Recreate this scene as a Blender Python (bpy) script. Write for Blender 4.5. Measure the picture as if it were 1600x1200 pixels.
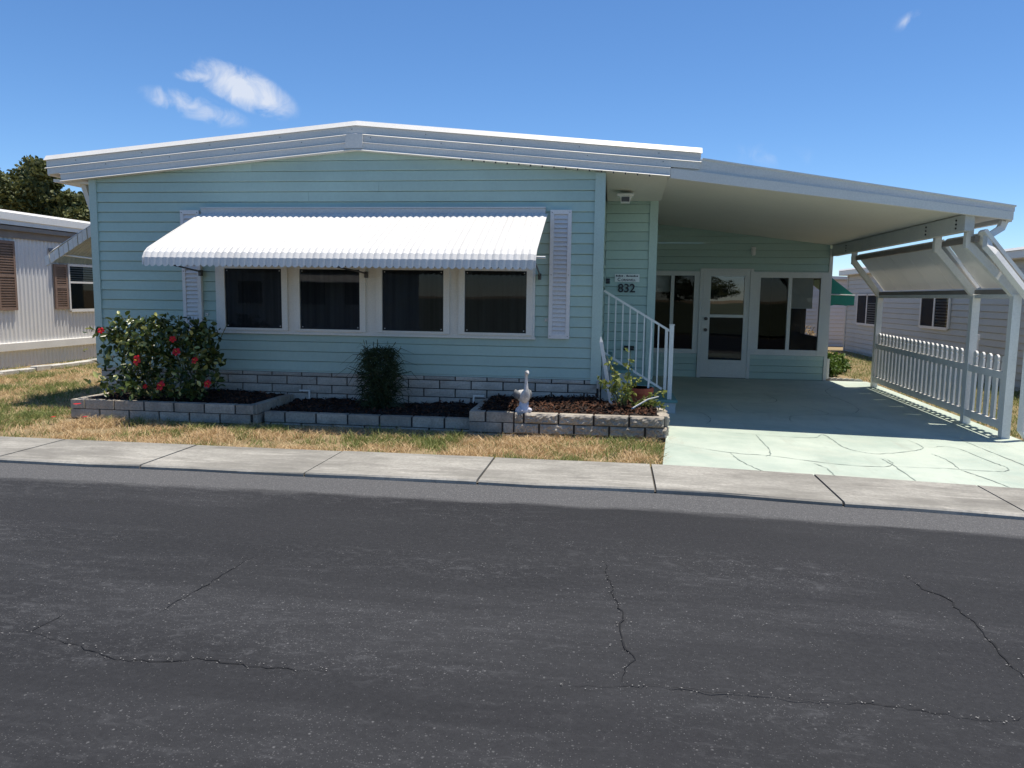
import bpy, bmesh, math, random
import numpy as np
from mathutils import Vector, Matrix
rnd = random.Random(7); nr = np.random.default_rng(11)
for o in list(bpy.data.objects): bpy.data.objects.remove(o)
SC = bpy.context.scene; COL = SC.collection
R = math.radians

# ------------------------------------------------------------------ camera
cam = bpy.data.cameras.new('camera'); co = bpy.data.objects.new('camera', cam); COL.objects.link(co)
cam.sensor_fit = 'HORIZONTAL'; cam.sensor_width = 36; cam.lens = 27.0; cam.clip_end = 3000; cam.clip_start = .05
yaw, pit, rol = R(-7.6256), R(6.538), R(-.80)
fw = Vector((math.sin(yaw)*math.cos(pit), math.cos(yaw)*math.cos(pit), -math.sin(pit)))
rt = Vector((math.cos(yaw), -math.sin(yaw), 0)); dn = fw.cross(rt)
r2 = math.cos(rol)*rt + math.sin(rol)*dn; d2 = -math.sin(rol)*rt + math.cos(rol)*dn
m = Matrix.Identity(4)
for i in range(3): m[i][0] = r2[i]; m[i][1] = -d2[i]; m[i][2] = -fw[i]
m[2][3] = 1.5
co.matrix_world = m; SC.camera = co
def ray(px, py): return r2*((px-800)/1200) + d2*((py-600)/1200) + fw

# ------------------------------------------------------------------ sky, sun, exposure
SUN = Vector((.165, .10, 1)).normalized()
w = bpy.data.worlds.new('World'); SC.world = w; w.use_nodes = True
nt = w.node_tree; nt.nodes.clear(); L = nt.links.new
def N(t, **k):
    n = nt.nodes.new(t)
    for a, b in k.items(): setattr(n, a, b)
    return n
sky = N('ShaderNodeTexSky', sky_type='NISHITA', sun_disc=False)
sky.sun_elevation = math.asin(SUN.z); sky.sun_rotation = math.atan2(SUN.x, SUN.y)
sky.altitude = 0; sky.air_density = .8; sky.dust_density = 0.05; sky.ozone_density = 7.0
bg = N('ShaderNodeBackground'); bg.inputs[1].default_value = .128
out = N('ShaderNodeOutputWorld'); tc = N('ShaderNodeTexCoord')
def math_n(op, a, b=None, clamp=False):
    n = N('ShaderNodeMath', operation=op, use_clamp=clamp)
    for i, v in enumerate((a, b)):
        if v is None: continue
        if isinstance(v, (int, float)): n.inputs[i].default_value = v
        else: L(v, n.inputs[i])
    return n.outputs[0]
def dot_n(vec):
    n = N('ShaderNodeVectorMath', operation='DOT_PRODUCT'); L(tc.outputs['Generated'], n.inputs[0]); n.inputs[1].default_value = vec
    return n.outputs['Value']
noi = N('ShaderNodeTexNoise'); noi.inputs['Scale'].default_value = 30; noi.inputs['Detail'].default_value = 10; noi.inputs['Roughness'].default_value = .62; noi.inputs['Distortion'].default_value = .9
L(tc.outputs['Generated'], noi.inputs['Vector'])
nz = noi.outputs['Fac']
mask = None
for px, py, a, b, tilt, amp in ((385, 140, 80, 30, 20, 1.05), (318, 120, 42, 11, 0, .6), (305, 168, 76, 20, 12, .62), (1418, 33, 22, 11, -25, .22), (1205, 243, 70, 20, 5, .12), (700, 120, 60, 8, 8, 0.0)):
    c = ray(px, py).normalized()
    u = c.cross(Vector((0, 0, 1))).normalized(); v = u.cross(c)
    t = R(tilt); ux = u*math.cos(t) - v*math.sin(t); vx = u*math.sin(t) + v*math.cos(t)
    du = math_n('DIVIDE', dot_n(ux), a/1200); dv = math_n('DIVIDE', dot_n(vx), b/1200)
    rr = math_n('SQRT', math_n('ADD', math_n('MULTIPLY', du, du), math_n('MULTIPLY', dv, dv)))
    front = math_n('GREATER_THAN', dot_n(c), .5)
    k = math_n('SUBTRACT', 1.0, rr, True)
    k = math_n('MULTIPLY', math_n('MULTIPLY', k, front), amp)
    mask = k if mask is None else math_n('MAXIMUM', mask, k)
edge = math_n('MULTIPLY', math_n('SUBTRACT', nz, .5), 2.2)
pres = math_n('MULTIPLY', mask, 6, True)
cm = math_n('MULTIPLY', math_n('ADD', math_n('MULTIPLY', mask, 1.25), math_n('MULTIPLY', edge, 1.0)), pres, True)
cm = math_n('MULTIPLY', math_n('POWER', cm, 1.15), .85, True)
mixc = N('ShaderNodeMix', data_type='RGBA'); L(cm, mixc.inputs[0])
hs = N('ShaderNodeHueSaturation'); hs.inputs['Saturation'].default_value = 1.10; L(sky.outputs[0], hs.inputs['Color']); L(hs.outputs[0], mixc.inputs[6]); mixc.inputs[7].default_value = (5.0, 5.3, 5.9, 1)
L(mixc.outputs[2], bg.inputs[0]); L(bg.outputs[0], out.inputs[0])
sl = bpy.data.lights.new('sun', 'SUN'); sl.energy = 5.0; sl.angle = R(.53); sl.color = (1, .93, .82)
so = bpy.data.objects.new('sun', sl); COL.objects.link(so); so.rotation_euler = (-SUN).to_track_quat('-Z', 'Y').to_euler()
so.location = (0, 0, 30)
SC.view_settings.view_transform = 'Standard'; SC.view_settings.look = 'None'
SC.cycles.max_bounces = 8; SC.cycles.diffuse_bounces = 4; SC.cycles.glossy_bounces = 3; SC.cycles.transparent_max_bounces = 8
SC.view_settings.exposure = 0.30; SC.view_settings.gamma = 1; SC.view_settings.use_curve_mapping = False

# ------------------------------------------------------------------ materials
class NB:
    def __init__(s, name):
        s.m = bpy.data.materials.new(name); s.m.use_nodes = True; s.t = s.m.node_tree
        s.b = s.t.nodes['Principled BSDF']; s.o = s.t.nodes['Material Output']; s._p = None
    def n(s, t, **k):
        x = s.t.nodes.new(t)
        for a, b in k.items(): setattr(x, a, b)
        return x
    def l(s, a, b): s.t.links.new(a, b)
    def pos(s):
        if not s._p: s._p = s.n('ShaderNodeNewGeometry').outputs['Position']
        return s._p
    def noise(s, scale, detail=4, rough=.55, stretch=None, off=0, dist=0):
        n = s.n('ShaderNodeTexNoise'); n.inputs['Scale'].default_value = scale; n.inputs['Detail'].default_value = detail
        n.inputs['Roughness'].default_value = rough; n.inputs['Distortion'].default_value = dist
        mp = s.n('ShaderNodeMapping'); mp.inputs['Scale'].default_value = stretch or (1, 1, 1); mp.inputs['Location'].default_value = (off, off*.7, off*.3)
        s.l(s.pos(), mp.inputs[0]); s.l(mp.outputs[0], n.inputs['Vector'])
        return n.outputs['Fac']
    def ramp(s, f, a, b):
        n = s.n('ShaderNodeMapRange'); n.inputs[1].default_value = a; n.inputs[2].default_value = b; s.l(f, n.inputs[0]); return n.outputs[0]
    def math(s, op, a, b, clamp=False):
        n = s.n('ShaderNodeMath', operation=op, use_clamp=clamp)
        for i, v in enumerate((a, b)):
            if isinstance(v, (int, float)): n.inputs[i].default_value = v
            else: s.l(v, n.inputs[i])
        return n.outputs[0]
    def mix(s, f, a, b):
        n = s.n('ShaderNodeMix', data_type='RGBA')
        if isinstance(f, (int, float)): n.inputs[0].default_value = f
        else: s.l(f, n.inputs[0])
        for i, v in ((6, a), (7, b)):
            if isinstance(v, tuple): n.inputs[i].default_value = (*v[:3], 1)
            else: s.l(v, n.inputs[i])
        return n.outputs[2]
    def col(s, c): s.l(c, s.b.inputs['Base Color'])
    def bump(s, f, st, d=.01):
        n = s.n('ShaderNodeBump'); n.inputs['Strength'].default_value = st; n.inputs['Distance'].default_value = d
        s.l(f, n.inputs['Height']); s.l(n.outputs[0], s.b.inputs['Normal'])
def sc(c, k): return tuple(min(1, v*k) for v in c)
def mat(name, c, rough=.6, var=.12, scale=3, fine=60, fvar=.06, bump=0, bsc=150, spec=.5, dirt=None, metal=0, stretch=None, isl=0):
    b = NB(name); b.b.inputs['Roughness'].default_value = rough; b.b.inputs['Specular IOR Level'].default_value = spec; b.b.inputs['Metallic'].default_value = metal
    f = b.ramp(b.noise(scale, 5, stretch=stretch), .3, .7)
    x = b.mix(f, sc(c, 1-var), sc(c, 1+var))
    g = b.ramp(b.noise(fine, 3), .3, .7)
    x2 = b.mix(g, sc((1, 1, 1), 1-fvar*2), (1, 1, 1))
    mm = b.n('ShaderNodeMix', data_type='RGBA', blend_type='MULTIPLY'); mm.inputs[0].default_value = 1
    b.l(x, mm.inputs[6]); b.l(x2, mm.inputs[7]); x = mm.outputs[2]
    if isl:
        r = b.n('ShaderNodeObjectInfo').outputs['Random']
        v = b.ramp(r, 0, 1); mr = b.n('ShaderNodeMapRange'); mr.inputs[3].default_value = 1-isl; mr.inputs[4].default_value = 1+isl; b.l(r, mr.inputs[0])
        m2 = b.n('ShaderNodeVectorMath', operation='SCALE'); b.l(x, m2.inputs[0]); b.l(mr.outputs[0], m2.inputs['Scale']); x = m2.outputs[0]
    if dirt:
        d = b.ramp(b.noise(dirt[1], 6, .65, off=5, stretch=dirt[3] if len(dirt) > 3 else None), .5, .75)
        x = b.mix(b.math('MULTIPLY', d, dirt[2]), x, dirt[0])
    b.col(x)
    if bump: b.bump(b.noise(bsc, 4), bump, .004)
    return b.m
def leafmat(name, ca, cb, rough=.45, tr=.25, spec=.4, cc=None):
    b = NB(name); r = b.n('ShaderNodeNewGeometry').outputs['Random Per Island']
    x = b.mix(r, ca, cb)
    if cc: x = b.mix(b.math('GREATER_THAN', b.math('FRACT', b.math('MULTIPLY', r, 13.7), 0), .9), x, cc)
    b.col(x); b.b.inputs['Roughness'].default_value = rough; b.b.inputs['Specular IOR Level'].default_value = spec
    if tr:
        t = b.n('ShaderNodeBsdfTranslucent'); b.l(x, t.inputs[0]); ms = b.n('ShaderNodeMixShader'); ms.inputs[0].default_value = tr
        b.l(b.b.outputs[0], ms.inputs[1]); b.l(t.outputs[0], ms.inputs[2]); b.l(ms.outputs[0], b.o.inputs[0])
    return b.m
def glassmat(name, tint, refl=1.0, ior=1.65):
    b = NB(name); tr = b.n('ShaderNodeBsdfTransparent'); tr.inputs[0].default_value = (*tint, 1)
    gl = b.n('ShaderNodeBsdfGlossy'); gl.inputs['Roughness'].default_value = .01; gl.inputs[0].default_value = (refl, refl, refl, 1)
    b.bump(b.noise(1.6, 1), .03, .02)
    bp = [n for n in b.t.nodes if n.type == 'BUMP'][0]; b.l(bp.outputs[0], gl.inputs['Normal'])
    fr = b.n('ShaderNodeFresnel'); fr.inputs[0].default_value = ior
    ms = b.n('ShaderNodeMixShader'); b.l(fr.outputs[0], ms.inputs[0]); b.l(tr.outputs[0], ms.inputs[1]); b.l(gl.outputs[0], ms.inputs[2])
    b.l(ms.outputs[0], b.o.inputs[0]); b.t.nodes.remove(b.b); return b.m
MINT = (.41, .54, .475)
m_siding = mat('mint_siding', MINT, .5, .07, .9, 25, .03, dirt=((.34, .42, .38), 1.1, .32, (.5, 1, 1.8)), isl=.045, bump=.05, bsc=60)
m_trim = mat('mint_trim', (.465, .59, .53), .5, .05, 2)
m_white = mat('white_metal', (.80, .775, .72), .45, .04, 2, dirt=((.5, .48, .43), 1.6, .25))
m_fasc = mat('white_fascia', (.76, .725, .665), .4, .05, .8, dirt=((.45, .44, .42), 2.2, .3, (.5, 1, 3)))
m_awn = mat('awning_enamel', (.70, .685, .655), .5, .04, 2, isl=.04, dirt=((.45, .43, .37), 3, .3, (1, .5, 1)))
m_head = mat('awning_flashing', (.56, .565, .56), .4, .05, 2)
m_soff = mat('soffit_white', (.67, .645, .565), .6, .04, .8, 30, .03)
m_shut = mat('shutter_vinyl', (.76, .735, .72), .5, .04, 3)
m_frame = mat('window_vinyl', (.78, .755, .70), .4, .03, 3, dirt=((.5, .48, .43), 5, .2))
m_frame2 = mat('sunroom_frame', (.66, .66, .62), .45, .04, 2, dirt=((.5, .48, .43), 4, .2))
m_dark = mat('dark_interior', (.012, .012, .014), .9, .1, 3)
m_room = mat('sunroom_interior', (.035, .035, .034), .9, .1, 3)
m_blind = mat('roller_blind', (.62, .60, .52), .8, .04, 3)
m_screen = mat('insect_screen', (.040, .039, .038), .75, .55, 1.6, 30, .05, stretch=(9, 1, .25))
m_glass = glassmat('window_glass', (.72, .76, .78), .32)
m_glass3 = glassmat('door_glass', (.72, .76, .78), .95, 1.9)
m_glass2 = glassmat('screened_glass', (.8, .82, .85), .30)
m_black = mat('black_metal', (.02, .02, .022), .45, .1, 5)
m_brown = mat('brown_metal', (.25, .215, .185), .6, .1, 4)
m_bronze = mat('aged_bronze', (.10, .09, .085), .4, .1, 9, metal=.5)
m_brick = mat('skirting_brick', (.52, .475, .41), .85, .14, 4, 45, .12, bump=.5, bsc=60, isl=.14, dirt=((.30, .27, .23), 3, .5))
m_mort = mat('dark_mortar', (.05, .045, .04), .95, .15, 8)
m_block = mat('garden_block', (.41, .365, .30), .9, .2, 6, 50, .16, bump=.8, bsc=70, isl=.16, dirt=((.17, .155, .14), 5, .6))
m_mulch = mat('mulch', (.022, .013, .010), .95, .4, 25, 90, .2, bump=1, bsc=50)
m_step = mat('step_paint', (.16, .33, .30), .6, .12, 4, dirt=((.2, .2, .18), 3, .4))
m_stepside = mat('step_block', (.50, .52, .49), .85, .12, 5, bump=.4)
m_pot = mat('terracotta', (.36, .085, .045), .8, .15, 8)
m_sign = mat('sign_plate', (.74, .78, .74), .5, .03, 5)
m_galv = mat('carport_steel', (.56, .56, .535), .5, .05, 2, dirt=((.36, .34, .30), 2, .35))
b = NB('awning_pan'); x = b.mix(b.ramp(b.noise(1.2, 5), .35, .65), (.80, .78, .73), (.86, .84, .79)); b.col(x); b.b.inputs['Roughness'].default_value = .6
t_ = b.n('ShaderNodeBsdfTranslucent'); b.l(x, t_.inputs[0]); ms_ = b.n('ShaderNodeMixShader'); ms_.inputs[0].default_value = .22; b.l(b.b.outputs[0], ms_.inputs[1]); b.l(t_.outputs[0], ms_.inputs[2]); b.l(ms_.outputs[0], b.o.inputs[0]); m_pan = b.m
m_picket = mat('picket_vinyl', (.84, .81, .755), .45, .03, 3, dirt=((.5, .46, .38), 5, .2))
m_gray = mat('gray_siding', (.56, .56, .515), .6, .05, 1.5, isl=.05)
m_whitesid = mat('white_siding', (.72, .70, .70), .6, .05, 1.5, isl=.03)
m_corr = mat('white_corrugated', (.80, .785, .76), .5, .04, 1, dirt=((.5, .48, .44), 1.5, .25))
m_shutbr = mat('brown_shutter', (.25, .165, .12), .7, .12, 4)
m_green = mat('green_canvas', (.015, .26, .17), .5, .12, 3)
m_stone = mat('edging_stone', (.55, .53, .48), .9, .2, 5, 40, .12, bump=.6, isl=.12)
m_bark = mat('bark', (.10, .075, .055), .95, .25, 6, bump=1, bsc=20)
m_stem = mat('green_stem', (.17, .17, .07), .8, .2, 12)
m_stake = mat('white_stake', (.72, .72, .70), .6, .08, 6)
m_petal = mat('red_petal', (.50, .006, .010), .5, .2, 30, spec=.3)
m_yel = mat('stamen', (.7, .45, .06), .6, .1, 30)
m_goose = mat('goose_plaster', (.62, .61, .60), .75, .15, 14, 60, .1, bump=.5, bsc=60, dirt=((.13, .13, .13), 12, .75))
m_goosew = mat('goose_wing', (.16, .165, .17), .75, .2, 18, bump=.5)
m_goosb = mat('goose_base', (.60, .60, .66), .75, .1, 14)
m_hib = leafmat('hibiscus_leaf', (.022, .044, .012), (.10, .135, .034), .3, .22, .5, (.40, .42, .15))  # last, pale tone paints sunlit highlights onto a few random leaves
m_fern = leafmat('fern_frond', (.014, .026, .010), (.042, .066, .022), .6, .2)
m_rose = leafmat('thin_plant_leaf', (.13, .17, .035), (.28, .30, .07), .5, .25)
m_oak = leafmat('oak_leaf', (.05, .068, .022), (.18, .19, .07), .55, .2, .3)
m_hedge = leafmat('hedge_leaf', (.045, .10, .012), (.12, .19, .03), .55, .25)
m_dry = leafmat('dry_blade', (.36, .235, .11), (.78, .60, .36), .8, .25, .2)
m_grn = leafmat('green_blade', (.10, .145, .035), (.33, .35, .13), .7, .3, .2)
m_chip = leafmat('bark_chip', (.016, .009, .007), (.115, .055, .034), .9, 0, .1)

# ground
b = NB('lawn_soil'); f = b.ramp(b.noise(1.1, 6, .6), .36, .62); g = b.ramp(b.noise(45, 4, .7), .3, .7)
x = b.mix(f, (.38, .27, .15), (.26, .21, .10)); x = b.mix(b.math('MULTIPLY', g, .55), x, (.15, .105, .06)); b.col(x)
b.b.inputs['Roughness'].default_value = .95; b.bump(b.noise(60, 5, .7), .8, .02); m_ground = b.m
# road: dark sealed asphalt
def asphalt(name, edge):
    b = NB(name)
    base = b.mix(b.ramp(b.noise(.55, 6, .6, (.35, 1, 1)), .35, .65), (.019, .0195, .0215), (.029, .0295, .0315))
    worn = b.ramp(b.noise(.85, 7, .66, (.25, 1.6, 1), 3), .50, .64)
    patch = b.ramp(b.noise(.8, 6, .62, (.6, 1.5, 1), 11), .50, .66)
    def stones(scale, thr, off):
        vn = b.n('ShaderNodeTexVoronoi'); vn.inputs['Scale'].default_value = scale; mp = b.n('ShaderNodeMapping'); mp.inputs['Location'].default_value = (off, off, 0); b.l(b.pos(), mp.inputs[0]); b.l(mp.outputs[0], vn.inputs['Vector'])
        sx = b.n('ShaderNodeSeparateColor'); b.l(vn.outputs['Color'], sx.inputs[0])
        dd = b.n('ShaderNodeMapRange'); dd.inputs[1].default_value = .38; dd.inputs[2].default_value = .12; b.l(vn.outputs['Distance'], dd.inputs[0])
        return dd.outputs[0], sx.outputs[0], sx.outputs[1]
    d1, r1, q1 = stones(120, 0, 0); d2, r2_, q2 = stones(58, 0, 7)
    lv = b.math('ADD', b.math('MULTIPLY', worn, .34), b.math('MULTIPLY', patch, .22), True)
    a1 = b.math('MULTIPLY', d1, b.math('GREATER_THAN', b.math('ADD', lv, .06), r1)); a2 = b.math('MULTIPLY', d2, b.math('GREATER_THAN', b.math('MULTIPLY', lv, .35), r2_))
    a = b.math('MULTIPLY', b.math('MAXIMUM', a1, a2), b.math('ADD', b.math('MULTIPLY', q1, .6), .3))
    x = b.mix(b.math('MULTIPLY', worn, .25), base, (.070, .071, .075))
    x = b.mix(b.math('MULTIPLY', a, .8), x, (.25, .25, .25)); x = b.mix(b.math('MULTIPLY', b.ramp(b.noise(38, 5, .8, None, 8), .40, .66), .30), x, (.056, .057, .061)); sm_ = b.math('MULTIPLY', b.ramp(b.noise(13, 7, .82, (.6, 1.2, 1), 31, .6), .52, .64), b.math('ADD', b.math('ADD', b.math('MULTIPLY', patch, .55), b.math('MULTIPLY', worn, .45)), .04, True)); x = b.mix(b.math('MULTIPLY', sm_, .75), x, (.115, .117, .122))
    tr = b.ramp(b.noise(.35, 5, .55, (.12, 1.6, 1), 21), .50, .66); x = b.mix(b.math('MULTIPLY', tr, .35), x, (.016, .016, .018))
    hgt = b.math('ADD', b.noise(120, 4, .7), b.math('MULTIPLY', d1, .4))
    if edge:                                   # old unsealed strip; the sealer's ragged border
        st = b.mix(b.math('MULTIPLY', d1, q1), (.10, .10, .102), (.46, .45, .435)); st = b.mix(b.math('MULTIPLY', b.ramp(b.noise(45, 4, .75, None, 6), .38, .62), .55), st, (.055, .055, .057)); st = b.mix(b.math('MULTIPLY', b.ramp(b.noise(2, 6, .65, (.4, 1, 1)), .45, .75), .4), st, (.10, .099, .10))
        xyz = b.n('ShaderNodeSeparateXYZ'); b.l(b.pos(), xyz.inputs[0])
        yy = b.math('ADD', xyz.outputs[1], b.math('MULTIPLY', b.math('SUBTRACT', b.noise(5, 7, .7, (.25, 1, 1), 4), .5), .34))
        x = b.mix(b.ramp(yy, 5.36, 5.47), x, st)
    b.col(x); b.b.inputs['Roughness'].default_value = .86; b.b.inputs['Specular IOR Level'].default_value = .22
    b.bump(hgt, .6, .006); return b.m
m_road = asphalt('sealed_asphalt', True)
b = NB('sidewalk_concrete')
x = b.mix(b.ramp(b.noise(1.5, 7, .66, (.6, 1.4, 1)), .38, .62), (.205, .195, .17), (.355, .34, .30))
x = b.mix(b.math('MULTIPLY', b.ramp(b.noise(3.2, 7, .7, (.35, 2.6, 1), 4, 1.0), .53, .70), .6), x, (.56, .53, .47))
x = b.mix(b.math('MULTIPLY', b.ramp(b.noise(30, 5, .8), .42, .64), .5), x, (.165, .157, .14))
x = b.mix(b.math('MULTIPLY', b.ramp(b.noise(2.1, 6, .7, (1, 2, 1), 9), .52, .70), .6), x, (.14, .13, .115)); b.col(x)
b.b.inputs['Roughness'].default_value = .9; b.bump(b.noise(110, 4, .7), .35, .004); m_walk = b.m
b = NB('painted_driveway')
x = b.mix(b.ramp(b.noise(1.2, 7, .64, (1, 1, 1), 2), .38, .62), (.35, .42, .355), (.465, .52, .44))
x = b.mix(b.math('MULTIPLY', b.ramp(b.noise(1.9, 6, .68, (.6, 1.4, 1), 7), .52, .75), .45), x, (.50, .50, .41))
x = b.mix(b.math('MULTIPLY', b.ramp(b.noise(65, 3, .7), .5, .8), .2), x, (.26, .32, .28)); b.col(x)
x = b.mix(b.math('MULTIPLY', b.ramp(b.noise(3.5, 6, .7, (1.8, .35, 1), 13), .55, .72), .45), x, (.33, .34, .28)); b.col(x)
b.b.inputs['Roughness'].default_value = .7; b.bump(b.noise(70, 4, .6), .15, .003); m_drive = b.m
m_dline = mat('driveway_line', (.23, .28, .245), .8, .2, 10)
m_crack = mat('crack_tar', (.008, .008, .009), .95, .2, 10)
m_chipl = mat('crack_chip', (.24, .235, .225), .9, .3, 30)
m_joint = mat('joint_dirt', (.10, .092, .08), .95, .3, 12)

# ------------------------------------------------------------------ object helpers
ORG = {}
def thing(name, label, cat, loc=(0, 0, 0), group=None, kind=None):
    o = bpy.data.objects.new(name, None); COL.objects.link(o); o.location = loc; o.empty_display_size = .2
    if kind: o['kind'] = kind
    else: o['label'] = label; o['category'] = cat
    if group: o['group'] = group
    ORG[o.name] = Vector(loc); return o
def mesh(verts, faces, name='mesh', smooth=False):
    me = bpy.data.meshes.new(name); me.from_pydata([tuple(v) for v in verts], [], faces); me.update()
    if smooth: me.polygons.foreach_set('use_smooth', [True]*len(me.polygons))
    return me
def link(name, me, mt, parent=None, loc=None, rot=None, label=None, kind=None):
    o = bpy.data.objects.new(name, me); COL.objects.link(o)
    if not me.materials: me.materials.append(mt)
    if parent:
        o.parent = parent; org = ORG[parent.name]; ORG[o.name] = org
        if loc is not None: ORG[o.name] = Vector(loc); o.location = Vector(loc)-org
    elif loc is not None: o.location = loc; ORG[o.name] = Vector(loc)
    else: ORG[o.name] = Vector((0, 0, 0))
    if rot: o.rotation_euler = rot
    if label: o['label'] = label
    if kind: o['kind'] = kind
    return o
def put(name, vf, mt, parent=None, smooth=False, label=None, kind=None):
    v, f = vf
    if parent: og = ORG[parent.name]; v = [(a[0]-og.x, a[1]-og.y, a[2]-og.z) for a in v]
    return link(name, mesh(v, f, name, smooth), mt, parent, None, None, label, kind)
def top(name, vf, mt, label, cat, group=None, smooth=False):
    o = put(name, vf, mt, None, smooth); o['label'] = label; o['category'] = cat
    if group: o['group'] = group
    return o
def box(x0, x1, y0, y1, z0, z1, bev=0):
    if bev:
        e = bev; v = []
        for (zz, ins) in ((z0, e), (z0+e, 0), (z1-e, 0), (z1, e)):
            a, bq, c, d = x0+ins, x1-ins, y0+ins, y1-ins
            v += [(a, c, zz), (bq, c, zz), (bq, d, zz), (a, d, zz)]
        f = [(3, 2, 1, 0), (12, 13, 14, 15)]
        for k in range(3):
            for i in range(4):
                j = (i+1) % 4; f.append((k*4+i, k*4+j, k*4+4+j, k*4+4+i))
        return v, f
    v = [(x0, y0, z0), (x1, y0, z0), (x1, y1, z0), (x0, y1, z0), (x0, y0, z1), (x1, y0, z1), (x1, y1, z1), (x0, y1, z1)]
    return v, [(3, 2, 1, 0), (4, 5, 6, 7), (0, 1, 5, 4), (1, 2, 6, 5), (2, 3, 7, 6), (3, 0, 4, 7)]
def join(*ps):
    V, Fa = [], []
    for v, f in ps:
        n = len(V); V += list(v); Fa += [tuple(i+n for i in q) for q in f]
    return V, Fa
def prism(poly, axis, a, b):
    """poly: 2-D points; axis 0 -> (y,z) extruded in x, 1 -> (x,z) in y, 2 -> (x,y) in z."""
    def mk(p, t): return (t, p[0], p[1]) if axis == 0 else (p[0], t, p[1]) if axis == 1 else (p[0], p[1], t)
    n = len(poly); v = [mk(p, a) for p in poly]+[mk(p, b) for p in poly]
    f = [tuple(range(n-1, -1, -1)), tuple(range(n, 2*n))]+[(i, (i+1) % n, n+(i+1) % n, n+i) for i in range(n)]
    return v, f
def tube(pts, rad, seg=6, ry=None, cap=True):
    pts = [Vector(p) for p in pts]; rads = rad if isinstance(rad, (list, tuple)) else [rad]*len(pts)
    v, f = [], []; up = Vector((0, 0, 1)); prev = None
    for i, p in enumerate(pts):
        t = (pts[min(i+1, len(pts)-1)]-pts[max(i-1, 0)]).normalized()
        s = t.cross(prev if prev is not None else (up if abs(t.z) < .9 else Vector((0, 1, 0))))
        if prev is None: s.normalize(); q = s.cross(t).normalized()
        else: s = t.cross(prev); s.normalize(); q = s.cross(t).normalized()
        prev = q
        s = t.cross(q).normalized()
        for k in range(seg):
            a = 2*math.pi*(k+.5)/seg; rr = rads[i]
            v.append(p+s*math.cos(a)*rr+q*math.sin(a)*(rr if ry is None else ry if not isinstance(ry, list) else ry[i]))
    for i in range(len(pts)-1):
        for k in range(seg):
            j = (k+1) % seg; f.append((i*seg+k, i*seg+j, (i+1)*seg+j, (i+1)*seg+k))
    if cap: f += [tuple(range(seg-1, -1, -1)), tuple(range((len(pts)-1)*seg, len(pts)*seg))]
    return [tuple(a) for a in v], f
def bar(a, b, wx, wy):
    """square bar from a to b; wx, wy half sizes"""
    return tube([a, b], wx*1.414, 4, wy*1.414)
def lap(p0, p1, z, c, nrm, lip=.017):
    """one lap-siding board between two ground points, facing nrm"""
    sec = [(z+.001, lip-.004), (z+.006, lip), (z+c-.0042, .004), (z+c-.0038, -.006), (z+c, -.012), (z+.001, -.012)]
    p0 = Vector(p0); p1 = Vector(p1); n = Vector(nrm); v = []
    for p in (p0, p1): v += [(p.x+n.x*o, p.y+n.y*o, zz) for zz, o in sec]
    f = [(0, 1, 2, 3, 4, 5), (11, 10, 9, 8, 7, 6)]+[(i, 6+i, 6+(i+1) % 6, (i+1) % 6) for i in range(6)]
    return v, f
def g(x, y):
    return -.0145*max(0, min(1.35, (x-.6)/3.85))*max(0, min(8.3, 14-y))
def sheet(xs, ys, dz, und=0):
    v = []; f = []; nx = len(xs)
    for y in ys:
        for x in xs: v.append((x, y, g(x, y)+dz+(rnd.uniform(-und, und) if und else 0)))
    for j in range(len(ys)-1):
        for i in range(nx-1): f.append((j*nx+i, j*nx+i+1, (j+1)*nx+i+1, (j+1)*nx+i))
    return v, f
def lin(a, b, n): return [a+(b-a)*i/(n-1) for i in range(n)]
def px_ground(px, py, z=0):
    r = ray(px, py)
    for _ in range(8):
        t = (z-1.5)/r.z; x, y = r.x*t, r.y*t; z = g(x, y)
    return x, y
def ribbon(pts, width, dz, jag=0, step=None, taper=False):
    P = []
    for (a, b2) in zip(pts[:-1], pts[1:]):
        d = math.dist(a, b2); n = max(1, int(d/step)) if step else 1
        for k in range(n):
            t = k/n; P.append((a[0]+(b2[0]-a[0])*t+rnd.uniform(-jag, jag), a[1]+(b2[1]-a[1])*t+rnd.uniform(-jag, jag)))
    P.append(pts[-1]); v = []; f = []
    for i, p in enumerate(P):
        q0 = P[max(0, i-1)]; q1 = P[min(len(P)-1, i+1)]; dx, dy = q1[0]-q0[0], q1[1]-q0[1]; l = math.hypot(dx, dy) or 1
        wv = width*(1 if not taper else rnd.uniform(.35, 1.3)*min(1, .25+4*min(i, len(P)-1-i)/len(P)))
        nx, ny = -dy/l*wv/2, dx/l*wv/2
        for s in (-1, 1): xx, yy = p[0]+s*nx, p[1]+s*ny; v.append((xx, yy, g(xx, yy)+dz))
    for i in range(len(P)-1): f.append((2*i, 2*i+1, 2*i+3, 2*i+2))
    return v, [q[::-1] for q in f]
def smooth_line(pts, n=6):
    if len(pts) < 3: return pts
    P = [pts[0]]+list(pts)+[pts[-1]]; o = []
    for i in range(1, len(P)-2):
        for k in range(n):
            t = k/n; p0, p1, p2, p3 = P[i-1:i+3]
            o.append(tuple(.5*(2*p1[c]+(p2[c]-p0[c])*t+(2*p0[c]-5*p1[c]+4*p2[c]-p3[c])*t*t+(-p0[c]+3*p1[c]-3*p2[c]+p3[c])*t**3) for c in (0, 1)))
    return o+[pts[-1]]
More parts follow.
